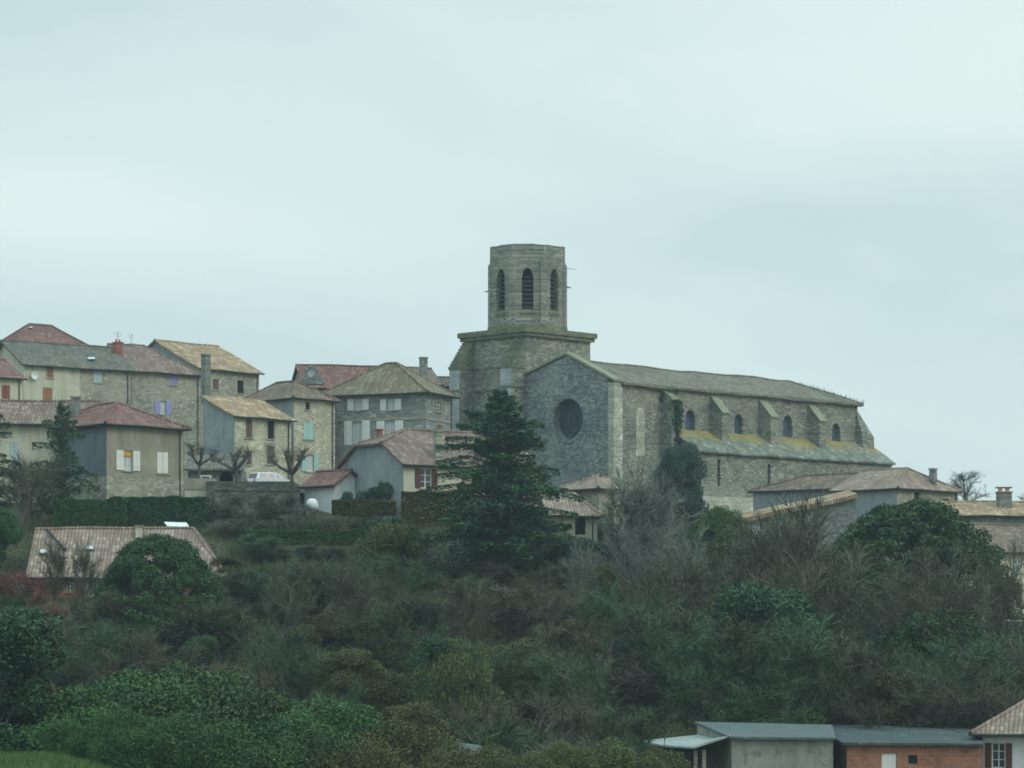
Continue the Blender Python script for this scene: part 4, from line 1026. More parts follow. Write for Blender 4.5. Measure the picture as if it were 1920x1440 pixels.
# ------------------------------------------------------------------ plants
def quad_leaf(mb, p, s, rnd, flat=0, elong=1.6):
    n = Vector((rnd.gauss(0, 1), rnd.gauss(0, 1), rnd.gauss(0, 1)+flat)).normalized()
    u = n.cross(Vector((rnd.gauss(0, 1), rnd.gauss(0, 1), rnd.gauss(0, 1)))).normalized(); v = n.cross(u)
    u = u*s*elong*.5; v = v*s*.5
    o = len(mb.v); mb.v += [tuple(p-u), tuple(p-v), tuple(p+u), tuple(p+v)]; mb.f.append((o, o+1, o+2, o+3))
def leaf_cloud(blobs, n, size, rnd, flat=0, shell=.45):
    mb = MB(); wts = [b[1].x*b[1].y+b[1].x*b[1].z for b in blobs]
    for _ in range(n):
        c, r = rnd.choices(blobs, wts)[0]
        d = Vector((rnd.gauss(0, 1), rnd.gauss(0, 1), rnd.gauss(0, 1))).normalized(); k = 1-shell*abs(rnd.gauss(0, .6)); k *= 1+.22*noise.noise(d*3.1+c)
        if rnd.random() < .04: k *= 1.12
        p = Vector((c.x+d.x*r.x*k, c.y+d.y*r.y*k, c.z+d.z*r.z*k)); quad_leaf(mb, p, size*rnd.uniform(.6, 1.3), rnd, flat)
    return mb
def limb(mb, a, d, L, r, rnd, segs=4, curl=.25, grav=0, n=5):
    pts = [a]; dd = d.normalized(); rr = r
    for i in range(segs):
        dd = (dd+Vector((rnd.gauss(0, curl), rnd.gauss(0, curl), rnd.gauss(0, curl)+grav))).normalized()
        b = pts[-1]+dd*L/segs; r2 = r*(1-(i+1)/segs*.65); mb.tube(pts[-1], b, rr, r2, n); rr = r2; pts.append(b)
    return pts, dd
def bare_tree(seed, spread=1.0, n_limbs=9, twigs=9, tw=.022, h=8.0, multi=1):
    """unit tree about h metres high"""
    rnd = random.Random(seed); tr = MB(); cr = MB()
    for s in range(multi):
        d0 = Vector((rnd.gauss(0, .12)*(1+multi*.6), rnd.gauss(0, .12)*(1+multi*.6), 1))
        pts, dd = limb(tr, Vector((0, 0, 0)), d0, h*.7, .2/math.sqrt(multi)+.03, rnd, 6, .08, .03, 7)
        for i in range(n_limbs):
            f = rnd.uniform(.22, 1); k = f*6; j = min(5, int(k)); p = pts[j].lerp(pts[j+1], k-j); an = i*2.4+rnd.uniform(-.4, .4)
            d = Vector((math.cos(an)*spread, math.sin(an)*spread, rnd.uniform(.45, 1.1))); L1 = h*.42*(1.15-.45*f)*rnd.uniform(.8, 1.15)
            p1, _ = limb(tr, p, d, L1, .06*(1.2-f*.5), rnd, 4, .16, .06, 5)
            for q in range(11):
                f2 = rnd.uniform(.2, 1)*4; j2 = min(3, int(f2)); pp = p1[j2].lerp(p1[j2+1], f2-j2)
                d2 = (p1[j2+1]-p1[j2]).normalized()+Vector((rnd.gauss(0, .6), rnd.gauss(0, .6), rnd.gauss(.1, .4)))
                p2, _ = limb(cr, pp, d2, L1*.45*rnd.uniform(.7, 1.2), .022, rnd, 3, .2, .05, 3)
                for w_ in range(twigs):
                    f3 = rnd.uniform(.1, 1)*3; j3 = min(2, int(f3)); p3 = p2[j3].lerp(p2[j3+1], f3-j3)
                    d3 = ((p2[j3+1]-p2[j3]).normalized()+Vector((rnd.gauss(0, .7), rnd.gauss(0, .7), rnd.gauss(.15, .5)))).normalized(); L3 = rnd.uniform(.35, .95)
                    e = p3+d3*L3; sd_ = d3.cross(Vector((rnd.gauss(0, 1), rnd.gauss(0, 1), rnd.gauss(0, 1)))).normalized()*tw
                    cr.add([p3-sd_, p3+sd_, e+sd_*.4], [(0, 1, 2)])
                    m2 = p3.lerp(e, .45); e2 = m2+(d3+Vector((rnd.gauss(0, .6), rnd.gauss(0, .6), rnd.gauss(0, .6)))).normalized()*L3*.55; cr.add([m2-sd_*.8, m2+sd_*.8, e2], [(0, 1, 2)])
    return tr, cr
PROTO = {}
def make_proto(key, name, parts, h):
    """parts: list of (part name, MB, material)"""
    PROTO[key] = ([(n_, mb.build(n_, m_, None, fix=False), m_) for n_, mb, m_ in parts], name, h)
    for _, o, _ in PROTO[key][0]: COL.objects.unlink(o)
def plant(key, px, Y, ytop, label, cat='tree', group=None, sx=1.0, rot=None, base=None, name=None, mats=None, hscale=None, sink=.1, minw=None):
    parts, nm, h0 = PROTO[key]; X = PX(px, Y); z0 = (ground(X, Y) if base is None else base)-sink; zt = PZ(ytop, Y)
    s = (zt-z0)/h0 if hscale is None else hscale
    if minw: sx = max(sx, min(3.0, minw/s))
    e = tag(empty(name or nm, (X, Y, z0), rot if rot is not None else random.uniform(0, 6.28)), label, cat, group); e.scale = (s*sx, s*sx, s)
    for pn, o, m_ in parts:
        c = o.copy(); c.name = pn
        if mats and pn in mats:
            c.data = RECOL(o, mats[pn])
        COL.objects.link(c); c.parent = e
    return e
_rc = {}
def RECOL(o, mat):
    k = (o.data.name, mat)
    if k not in _rc:
        d = o.data.copy(); d.materials.clear(); d.materials.append(M[mat]); _rc[k] = d
    return _rc[k]
random.seed(11)
for i, (sd_, sp_, nl, mu) in enumerate(((1, 1.0, 14, 1), (2, .8, 13, 1), (3, 1.2, 8, 3), (4, .7, 15, 1), (5, 1.0, 6, 4))):
    tr, cr = bare_tree(sd_, sp_, nl, 15, .02, 8.0, mu); make_proto('bare%d' % i, 'bare_tree', [('trunk', tr, 'bark'), ('crown', cr, 'twig')], 7.8)
for i in range(2):
    tr, cr = bare_tree(90+i, 1.25, 4, 13, .02, 3.2, 6); make_proto('scrub%d' % i, 'bare_shrub', [('trunk', tr, 'bark'), ('crown', cr, 'twig')], 3.3)
def bush(seed, n=15000, size=.085, R_=2.2, H=3.0, blobs=14, flat=0):
    rnd = random.Random(seed); bl = []
    for i in range(blobs):
        an = rnd.uniform(0, 6.28); rr = R_*.75*math.sqrt(rnd.random()); r = rnd.uniform(.5, 1.0)*R_*.42
        z = H*(.25+.55*rnd.random())*(1-.35*(rr/R_)**2); bl.append((Vector((rr*math.cos(an), rr*math.sin(an), z)), Vector((r, r, r*rnd.uniform(.7, 1.1)))))
    cr = leaf_cloud(bl, n, size, rnd, flat)
    tr = MB()
    for c, r in bl: limb(tr, Vector((c.x*.1, c.y*.1, 0)), Vector((c.x, c.y, c.z)), c.length, .05, rnd, 3, .1, 0, 4)
    return tr, cr
for i in range(3):
    tr, cr = bush(30+i); make_proto('bush%d' % i, 'shrub', [('stem', tr, 'bark'), ('foliage', cr, 'leaf_bush')], 3.0)
tr, cr = bush(40, 60000, .10, 4.2, 6.6, 34); make_proto('bigbush0', 'shrub', [('stem', tr, 'bark'), ('foliage', cr, 'leaf_bush')], 6.4)
tr, cr = bush(41, 60000, .10, 4.2, 6.6, 30); make_proto('bigbush1', 'shrub', [('stem', tr, 'bark'), ('foliage', cr, 'leaf_bush')], 6.4)
# mixed: ivy covered / evergreen round tree
def round_tree(seed, n=42000, size=.078, H=7, R_=2.6):
    rnd = random.Random(seed); bl = []
    for i in range(26):
        z = rnd.uniform(.28, .93); rad = R_*math.sin(min(1, (1-z)*1.6+.18)*math.pi/2)*rnd.uniform(.3, .85); an = rnd.uniform(0, 6.28); r = rnd.uniform(.55, 1.05)
        bl.append((Vector((rad*math.cos(an), rad*math.sin(an), z*H)), Vector((r, r, r*.8))))
    cr = leaf_cloud(bl, n, size, rnd); tr = MB(); limb(tr, Vector((0, 0, 0)), Vector((0, 0, 1)), H*.85, .2, rnd, 6, .05, 0, 7)
    for c, r in bl: limb(tr, Vector((0, 0, c.z*.55)), Vector((c.x, c.y, c.z*.45)), Vector((c.x, c.y, c.z*.45)).length, .05, rnd, 3, .1, 0, 4)
    return tr, cr
for i in range(2):
    tr, cr = round_tree(50+i); make_proto('round%d' % i, 'evergreen_tree', [('trunk', tr, 'bark'), ('crown', cr, 'leaf_dark')], 7.0)
# cedar: whorls of branches with drooping sprays
def cedar(seed, H=12.5, prof_=None, nb=120, spray=70, size=.20, lean=0, ragged=.55):
    rnd = random.Random(seed); tr = MB(); cr = MB(); tr.tube((0, 0, 0), (0, 0, H*.5), .32, .2, 9); tr.tube((0, 0, H*.5), (0, 0, H), .2, .03, 8)
    for i in range(nb):
        f = 1-((i+.5)/nb)**.8*.96; z = H*f; Rm = lerp(prof_, f)*rnd.uniform(ragged, 1.14); an = i*2.399+rnd.uniform(-.5, .5)
        up = .28 if f > .6 else .08; tip = Vector((math.cos(an)*Rm, math.sin(an)*Rm, Rm*up+rnd.gauss(0, .15))); a = Vector((0, 0, z)); tipd = a+tip
        m1 = a+tip*.5+Vector((0, 0, .12*Rm)); tr.tube(a, m1, .05+.02*Rm*.3, .035, 4); tr.tube(m1, tipd, .035, .012, 4)
        side = Vector((-math.sin(an), math.cos(an), 0)); ns = int(spray*(.35+Rm/4))
        for k in range(ns):
            q = rnd.random()**.7; p = (a.lerp(m1, q*2) if q < .5 else m1.lerp(tipd, q*2-1)); wd = (.22+.30*Rm*.35)*math.sin(math.pi*min(1, q*.8+.2))
            p = p+side*rnd.gauss(0, wd*.95)+Vector((0, 0, -abs(rnd.gauss(0, .24))+.05)); d = (tip.normalized()*.8+side*rnd.gauss(0, .7)+Vector((0, 0, rnd.gauss(-.05, .25)))).normalized()
            s = size*rnd.uniform(.7, 1.5); v = d.cross(Vector((0, 0, 1))+Vector((rnd.gauss(0, .5), rnd.gauss(0, .5), rnd.gauss(0, .5)))).normalized()
            o = len(cr.v); cr.v += [tuple(p-d*s), tuple(p+v*s*.32), tuple(p+d*s), tuple(p-v*s*.32)]; cr.f.append((o, o+1, o+2, o+3))
    return tr, cr
tr, cr = cedar(7, 12.5, [(0, 3.6), (.1, 4.9), (.25, 5.4), (.38, 5.3), (.5, 4.6), (.62, 4.1), (.72, 3.1), (.82, 2.3), (.9, 1.7), (1, .5)], 185, 400, .125, 0, .45)
make_proto('cedar', 'cedar_tree', [('trunk', tr, 'bark'), ('crown', cr, 'leaf_cedar')], 12.5)
tr, cr = cedar(8, 8, [(0, 2.2), (.2, 3.0), (.45, 3.1), (.6, 2.4), (.75, 2.3), (.9, 1.3), (1, .5)], 60, 260, .12, 0, .4)
make_proto('conifer', 'conifer_tree', [('trunk', tr, 'bark'), ('crown', cr, 'leaf_blue')], 8)
# umbrella pine: domed crown made of many clumps
def pine(seed, H=9, Rx=5.5, n=16000, size=.22, clumps=90, low=.35):
    rnd = random.Random(seed); bl = []
    for i in range(clumps):
        an = rnd.uniform(0, 6.28); q = math.sqrt(rnd.random()); z = low+(1-low)*math.sqrt(max(0, 1-q*q))*rnd.choice((1, 1, .95, .8)); r = rnd.uniform(.45, .85)
        bl.append((Vector((q*Rx*math.cos(an), q*Rx*math.sin(an), H*z-r*.6)), Vector((r*1.15, r*1.15, r*.75))))
    cr = leaf_cloud(bl, n, size, rnd); tr = MB(); tr.tube((0, 0, 0), (0, 0, H*.35), .3, .24, 9)
    for c, r in bl[::3]: limb(tr, Vector((0, 0, H*.33)), c-Vector((0, 0, H*.33)), (c-Vector((0, 0, H*.33))).length*.95, .09, rnd, 4, .08, 0, 5)
    return tr, cr
tr, cr = pine(61, 9, 5.6, 60000, .13, 230, .08); make_proto('pine', 'umbrella_pine', [('trunk', tr, 'bark'), ('crown', cr, 'leaf_pine')], 9)
tr, cr = pine(62, 6, 3.2, 30000, .10, 100, .12); make_proto('pine_small', 'pine_tree', [('trunk', tr, 'bark'), ('crown', cr, 'leaf_bright')], 6)
# pollarded plane
def pollard(seed):
    rnd = random.Random(seed); tr = MB(); cr = MB(); pts, dd = limb(tr, Vector((0, 0, 0)), Vector((0, 0, 1)), 2.6, .24, rnd, 4, .03, 0, 8)
    for i in range(5):
        an = i*1.26+rnd.uniform(-.3, .3); p1, d1 = limb(tr, pts[-1]-Vector((0, 0, .1)), Vector((math.cos(an), math.sin(an), .8)), 1.45, .13, rnd, 4, .15, .05, 6)
        for knob in (p1[-1], p1[-2]):
            tr.tube(knob-Vector((0, 0, .1)), knob+Vector((0, 0, .12)), .12, .1, 6, True)
            for k in range(34):
                d = Vector((rnd.gauss(0, .6), rnd.gauss(0, .6), rnd.uniform(.1, 1.2))).normalized(); e = knob+d*rnd.uniform(.4, 1.1); s = d.cross(Vector((rnd.gauss(0, 1), rnd.gauss(0, 1), .2))).normalized()*.014
                cr.add([knob-s, knob+s, e], [(0, 1, 2)])
    return tr, cr
for i in range(2):
    tr, cr = pollard(70+i); make_proto('pollard%d' % i, 'pollarded_tree', [('trunk', tr, 'bark'), ('crown', cr, 'twig')], 4.0)
# clipped hedge
def hedge(name, label, xa, xb, Y, yt, yb, depth=1.4, mat='leaf_dark', n=9000, size=.17, seed=1, rag=.12, group=None):
    rnd = random.Random(seed); x0, x1 = PX(xa, Y), PX(xb, Y); z1 = PZ(yt, Y); z0 = PZ(yb, Y); mb = MB(); cx = (x0+x1)/2
    for _ in range(n):
        x, y, z = rnd.uniform(x0, x1)-cx, rnd.uniform(0, depth), rnd.uniform(0, z1-z0)
        r = rnd.random()
        if r < .5: y = abs(rnd.gauss(0, .12))
        elif r < .8: z = (z1-z0)-abs(rnd.gauss(0, .1))
        z += rag*noise.noise(Vector((x*.8, 0, seed)))*z/(z1-z0)*2
        quad_leaf(mb, Vector((x, y, z)), size*rnd.uniform(.6, 1.3), rnd)
    e = tag(empty(name, (cx, Y, z0)), label, 'hedge', group); mb.build('foliage', mat, e, fix=False)
    s = MB(); k = x0-cx+.4
    while k < x1-cx: s.tube((k, depth/2, -.4), (k+rnd.uniform(-.1, .1), depth/2, (z1-z0)*.75), .05, .02, 5); k += .8
    s.build('stem', 'bark', e, fix=False)

# landmark plants
plant('cedar', 938, 181, 731, 'tall dark green cedar with layered branches in front of the church tower', rot=.6, sx=.98, base=2.9)
plant('round1', 1268, 219, 838, 'loose blue green conifer in front of the church side wall', sx=.72, rot=1, base=3.5, name='conifer_tree', mats={'crown': 'leaf_blue'})
plant('conifer', 117, 196, 755, 'dark conifer growing against the brown roofed house on the left', sx=.68, rot=2, base=6.2, mats={'crown': 'leaf_cedar'})
plant('conifer', -22, 190, 760, 'dark conifer cut off by the left edge of the photo', sx=.7, rot=3)
plant('pine', 1712, 186, 936, 'huge umbrella pine with domed dark crown on the right', sx=1.14, rot=.3, base=-1.5)
plant('pine_small', 1352, 192, 948, 'bright green bushy pine below the church aisle', rot=.3, sx=.95, base=3.5)
plant('pine', 300, 168, 1001, 'round topped green pine in front of the brick bungalow roof', rot=2.3, sx=.88, base=-2.5)
plant('pollard0', 546, 206, 838, 'forked pollarded plane tree to the right of the parked car', sx=1.05, rot=.4, base=7.7)
plant('pollard1', 448, 210, 838, 'thick pollarded plane tree to the left of the parked car', sx=1.1, rot=2.2, base=8.6)
plant('pollard0', 375, 212, 832, 'pollarded plane tree beside the villa wall', sx=1.0, rot=3.7, base=9.4)
plant('bare0', 1815, 262, 872, 'bare leafless tree standing against the sky behind the right roofs', sx=1.05, rot=1.2, base=10)
plant('bare1', 1925, 255, 912, 'bare tree top at the right edge against the sky', sx=1.1, rot=.2, base=10)
plant('bare3', 1200, 190, 868, 'pale lichen covered bare tree in front of the church corner', sx=.95, rot=.5, mats={'crown': 'twig_pale', 'trunk': 'bark_pale'})
plant('bare4', 1200, 186, 950, 'pale grey bare tree below the pinkish roofed house', sx=.6, rot=1.5, mats={'crown': 'twig_pale', 'trunk': 'bark_pale'})
plant('bare3', 1476, 176, 955, 'tall slim bare tree in front of the stone barn', sx=1.0, rot=1.1)
plant('bare0', 1535, 180, 965, 'bare tree between the stone barn and the umbrella pine', sx=.9, rot=2.1)
plant('bare1', 30, 190, 840, 'purplish grey bare tree in front of the cream house on the left', sx=1.1, rot=.7)
plant('bare4', 60, 196, 850, 'bushy bare tree beside the dark conifer on the left', sx=1.0, rot=2.7)
plant('bare3', 1893, 172, 1020, 'bare tree in front of the peeling cream house', sx=.5, rot=.9)
WW = ('leftmost', 'second from left', 'third from left', 'middle one', 'third from right', 'second from right', 'rightmost')
for i_, (x_, y_, t_, m_) in enumerate(((408, 194, 938, 'twig'), (432, 195, 930, 'twig_green'), (458, 193.5, 946, 'twig_pale'), (484, 195, 926, 'twig'), (508, 193.5, 942, 'twig_green'), (532, 195, 930, 'twig'), (558, 194, 944, 'twig_pale'))):
    plant('scrub%d' % (i_ % 2), x_, y_, t_, 'low leafless scrub bush against the grey retaining wall, %s of seven' % WW[i_], 'shrub', 'bare scrub along the retaining wall', base=5.6, sx=1.15, name='bare_shrub', mats={'crown': m_})
for i_, (x_, y_, t_, m_) in enumerate(((420, 189.5, 972, 'twig_pale'), (462, 189, 966, 'twig'), (505, 189.5, 974, 'twig_green'), (548, 189, 964, 'twig'), (590, 189.5, 970, 'twig_green'), (632, 189, 966, 'twig'), (676, 189.5, 970, 'twig_green'))):
    plant('scrub%d' % (i_ % 2), x_, y_, t_, 'low grey brush on the bank above the bright hedge row, %s of seven' % WW[i_], 'shrub', 'bare brush on the bank above the bright hedge row', base=4.9, sx=1.3, name='bare_shrub', mats={'crown': m_})
for x_, y_, t_, w_, lb_, b_ in ((98, 171, 1003, .62, 'thin bare tree standing before the left end of the bungalow roof', 'bark'), (158, 170, 1012, .6, 'thin bare tree standing before the two skylights of the bungalow', 'bark'),
        (522, 163, 1030, .8, 'tall bare tree below the bright hedge row', 'bark'), (650, 160, 1045, .85, 'tall bare tree below the white gabled hut', 'bark'), (870, 158, 1062, .85, 'tall bare tree just left of the foot of the cedar', 'bark'),
        (1085, 172, 1015, .8, 'tall thin bare tree right of the foot of the cedar', 'bark_pale'), (1232, 190, 898, .8, 'slender pale bare tree rising before the dark church side conifer', 'bark_pale'), (1292, 178, 985, .8, 'tall bare tree left of the bright green pine', 'bark_pale'),
        (1412, 180, 968, .75, 'thin bare tree before the left end of the stone barn', 'bark'), (1508, 174, 930, .8, 'tallest bare tree before the right end of the stone barn', 'bark'), (1450, 166, 1000, .8, 'dark trunked bare tree in front below the stone barn', 'bark'),
        (1590, 168, 985, .85, 'bare tree before the left flank of the umbrella pine', 'bark'), (1660, 164, 1035, .9, 'bare tree before the middle of the umbrella pine', 'bark'), (1760, 166, 1020, .9, 'bare tree before the right half of the umbrella pine', 'bark'), (1836, 170, 1075, .7, 'bare tree at the right flank of the umbrella pine', 'bark')):
    plant('bare%d' % (0, 1, 3)[x_ % 3], x_, y_, t_, lb_, sx=w_, mats={'trunk': b_, 'crown': 'twig_pale' if b_ == 'bark_pale' else 'twig'})
hedge('hedge', 'tall dark green clipped hedge below the beige villa', 232, 384, 190, 932, 992, 2.0, 'leaf_dark', 22000, .11, 3)
hedge('hedge', 'ragged lighter hedge left of the dark clipped hedge', 100, 236, 189, 936, 995, 2.0, 'leaf_bush', 18000, .11, 4, .15)
hedge('hedge', 'small clipped hedge beneath the pollarded tree by the car', 505, 576, 203, 926, 960, 1.4, 'leaf_dark', 9000, .1, 5)
hedge('hedge', 'long low hedge on the bank below the white outbuilding', 622, 742, 194, 938, 966, 1.2, 'leaf_olive', 18000, .1, 6)
hedge('ivy_bank', 'ragged olive ivy bank at the foot of the cream house wall', 752, 872, 191.5, 922, 985, 1.6, 'leaf_olive', 16000, .1, 9, .12)
hedge('hedge', 'bright low hedge row above the thicket', 461, 700, 186.5, 994, 1018, 1.2, 'leaf_bush', 15000, .1, 7)
plant('bush1', 715, 198, 893, 'dark round shrub between the outbuilding and the cream house', 'shrub', sx=1.1, base=8, mats={'foliage': 'leaf_dark'})
plant('bush0', 652, 196, 920, 'grey green bush in front of the white outbuilding gable', 'shrub', sx=.6, base=8, mats={'foliage': 'leaf_blue'})
plant('bush2', 1088, 184, 1006, 'dark shrub under the small cream house', 'shrub', sx=1.3, mats={'foliage': 'leaf_dark'})
plant('bush0', 738, 181, 975, 'light green shrub on the bank beside the white hut', 'shrub', sx=1.0, mats={'foliage': 'leaf_olive'})
plant('round0', -8, 181, 955, 'round green tree at the left edge beside the brick bungalow', sx=1.3, mats={'crown': 'leaf_bush'})
plant('bare4', 40, 171, 1058, 'rusty leaved tree in front of the brick bungalow', sx=1.3, mats={'crown': 'twig_red'})
plant('bare2', 96, 165, 1122, 'rusty twiggy bush below the bungalow window', sx=1.0, mats={'crown': 'twig_red'})
# ivy on the church wall
def ivy():
    rnd = random.Random(9); mb = MB()
    for _ in range(1500):
        z = 21.9-abs(rnd.gauss(0, 2.6)); w_ = .5+.35*noise.noise(Vector((0, z*.6, 2)))+(.6 if z > 19.5 else 0)
        mb_x = 7.55+rnd.gauss(0, w_*.55)+(.8 if 19 < z < 20.6 and rnd.random() < .5 else 0)
        quad_leaf(mb, Vector((mb_x, -1.36-abs(rnd.gauss(0, .15)) if mb_x < 8.1 and z < 20.6 else -.1-abs(rnd.gauss(0, .2)), z-9)), .2*rnd.uniform(.6, 1.2), rnd)
    e = tag(empty('ivy', (CX, CY, CZ), R(45)), 'dark ivy climbing the first buttress of the church nave', 'ivy'); mb.build('foliage', 'leaf_dark', e, fix=False)
    s = MB(); prv = Vector((7.6, -1.34, 0))
    for k in range(12):
        q = Vector((7.3+rnd.gauss(0, .1), -1.34, (k+1)*.95)); s.tube(prv, q, .05, .04, 5); prv = q
    s.build('stem', 'bark', e, fix=False)
ivy()

# the thicket that covers the slope
def place_phrase(px):
    for lim, s in ((180, 'below the brick bungalow'), (420, 'below the round green pine'), (640, 'below the bright hedge row'), (820, 'below the white hut'), (1060, 'below the cedar'),
                   (1260, 'below the pale bare tree'), (1430, 'below the bright green pine'), (1580, 'below the stone barn'), (1830, 'below the umbrella pine'), (9999, 'below the peeling cream house')):
        if px < lim: return s
rows = [  # Y, step px, envelope, kinds
 (190, 46, [(680, 985), (700, 975), (830, 985), (880, 1000)], 'top'),
 (194, 40, [(1170, 960), (1240, 965), (1400, 990), (1560, 1000)], 'top'),
 (186, 44, [(400, 1010), (640, 1010), (870, 1010)], 'top'),
 (181, 62, [(-60, 1010), (60, 1085), (190, 1085), (380, 1040), (470, 1025), (640, 1030), (720, 1000), (820, 1020), (1060, 1050), (1200, 985), (1300, 1010), (1420, 1060), (1480, 1010), (1560, 1040), (1850, 1090), (1990, 1130)], 'upper'),
 (172, 74, [(-60, 1060), (190, 1110), (400, 1060), (640, 1045), (760, 1030), (850, 1060), (1040, 1070), (1200, 1020), (1420, 1075), (1560, 1060), (1850, 1120), (1990, 1150)], 'upper'),
 (163, 84, [(-60, 1090), (150, 1120), (400, 1090), (700, 1080), (1000, 1075), (1250, 1065), (1560, 1110), (1800, 1120), (1990, 1170)], 'middle'),
 (155, 92, [(-60, 1120), (300, 1150), (700, 1130), (1000, 1130), (1300, 1120), (1700, 1160), (1990, 1190)], 'middle'),
 (150, 100, [(-60, 1170), (300, 1200), (700, 1190), (1000, 1180), (1300, 1170), (1700, 1220), (1990, 1240)], 'lower'),
 (153, 96, [(1180, 1250), (1300, 1260), (1700, 1260), (1990, 1250)], 'lower'),
 (136, 105, [(-60, 1200), (200, 1260), (600, 1250), (800, 1260), (1000, 1290), (1200, 1300)], 'lower'),
 (128, 95, [(560, 1320), (800, 1300), (1000, 1340), (1190, 1370)], 'lower')]
rnd = random.Random(77); K = 0
where = {'top': 'atop the slope', 'upper': 'high up', 'middle': 'mid slope', 'lower': 'low down'}
for Y, step, env, lev in rows:
    px = env[0][0]
    xend = env[-1][0]
    while px <= xend:
        x = px+rnd.uniform(-.35, .35)*step; yy = Y+rnd.uniform(-3.5, 3.5); yt = lerp(env, x)+rnd.uniform(-14, 34); px += step
        if 1240 < x and yy < 149: yy = 151+rnd.uniform(0, 4)
        r = rnd.random(); K += 1
        if yy > 175 and (60 < x < 420): continue
        if lev == 'top': r *= .75
        if 1035 < x < 1140 and yy > 174: yt = max(yt, 1018)
        if x > 1850 and yy > 156: yt = max(yt, 1152)
        if 615 < x < 690 and yy > 176: yt = max(yt, 1035)
        if 40 < x < 200 and 158 < yy <= 175: yt = max(yt, 1128)
        if r < .60:
            kind = 'bare%d' % rnd.choice((0, 1, 2, 3, 4))
            sc_ = (PZ(yt, yy)-ground(PX(x, yy), yy))/7.8
            if sc_ < .6: kind = 'scrub%d' % rnd.randrange(2)
            tw = rnd.choice(('twig', 'twig', 'twig_green', 'twig_green', 'twig_pale' if 1100 < x < 1500 else 'twig'))
            words = {'twig': 'grey brown', 'twig_green': 'greenish', 'twig_pale': 'pale grey'}[tw]
            plant(kind, x, yy, yt, '%s leafless tree %s %s' % (words, where[lev], place_phrase(x)), 'tree', 'bare trees of the hillside thicket', sx=rnd.uniform(.95, 1.3), mats={'crown': tw}, minw=rnd.uniform(.8, 1.1) if kind[0] == 's' else None)
        elif r < .80:
            kd = rnd.choice(('round0', 'round1')); mt = rnd.choice(('leaf_dark', 'leaf_olive', 'leaf_pine', 'leaf_olive'))
            words = {'leaf_dark': 'dark evergreen', 'leaf_olive': 'olive green', 'leaf_pine': 'mid green'}[mt]
            plant(kd, x, yy, yt+20, '%s leafy tree %s %s' % (words, where[lev], place_phrase(x)), 'tree', 'leafy trees of the hillside thicket', sx=rnd.uniform(.9, 1.25), mats={'crown': mt}, minw=.6)
        else:
            mt = rnd.choice(('leaf_olive', 'leaf_dark', 'leaf_bush', 'leaf_olive'))
            words = {'leaf_dark': 'dark', 'leaf_olive': 'olive green', 'leaf_bush': 'fresh green'}[mt]
            plant(('bush%d' if lev in ('top', 'upper') else 'bigbush%d') % rnd.randrange(2), x, yy, yt+45, '%s tall shrub %s %s' % (words, where[lev], place_phrase(x)), 'shrub', 'tall shrubs of the hillside thicket', sx=rnd.uniform(.55, .8), mats={'foliage': mt}, minw=.8)
# bright bushes, bottom left
bl = [(90, 119, 1322), (160, 118, 1275), (235, 121, 1250), (300, 119, 1238), (365, 118, 1262), (430, 120, 1284), (500, 119, 1284), (575, 118, 1300), (650, 119, 1318), (730, 118, 1342), (810, 119, 1368), (900, 119, 1390),
      (130, 111, 1345), (240, 110, 1322), (350, 111, 1330), (460, 110, 1346), (580, 111, 1362), (700, 110, 1384), (830, 111, 1402), (1050, 118, 1385), (1140, 120, 1380), (1210, 122, 1398)]
for i, (x, Y, yt) in enumerate(bl):
    near = Y < 115
    ords = ('leftmost', 'second from the left', 'third from the left', 'fourth from the left', 'fifth from the left', 'sixth from the left', 'seventh from the left', 'eighth from the left', 'ninth from the left', 'tenth from the left', 'second from the right', 'rightmost')
    if x < 1000: lb = 'green bush, %s in the %s row on the bottom left bank' % (ords[i] if not near else (ords[:6]+('rightmost',))[i-12], 'front' if near else 'back')
    else: lb = ('yellowish bush, %s of the three just left of the open shelter' % ('leftmost', 'middle', 'rightmost')[i-19])
    plant('bigbush%d' % (i % 2), x, Y, yt, lb, 'shrub', 'green bushes on the bottom left bank' if x < 1000 else 'yellowish bushes by the shelter', sx=rnd.uniform(.85, 1.1), mats={'foliage': 'leaf_bush' if x < 700 else ('leaf_olive' if x < 1000 else 'leaf_yel')})
plant('bigbush1', 1258, 148, 1352, 'yellow green bush behind the open shelter', 'shrub', sx=.8, mats={'foliage': 'leaf_yel'})
plant('bigbush0', 860, 146, 1192, 'yellow green shrub in the middle of the thicket', 'shrub', sx=.6, mats={'foliage': 'leaf_yel'})
plant('round1', -10, 117, 1150, 'very dark tree at the left edge above the grass', 'tree', sx=1.2, mats={'crown': 'leaf_dark'})
# thicket plants that would share a label: tell them apart by their order from the left
by = {}
for o in list(COL.objects):
    if o.parent is None and 'thicket' in str(o.get('group', '')): by.setdefault(o['label'], []).append(o)
for lb, os_ in by.items():
    if len(os_) > 1:
        os_.sort(key=lambda o: o.location.x/o.location.y)
        W = ['leftmost', 'second from left', 'third from left', 'fourth from left', 'fifth from left', 'sixth from left', 'seventh from left', 'eighth from left']
        for i, o in enumerate(os_): o['label'] = lb+', '+('rightmost' if i == len(os_)-1 else W[i])
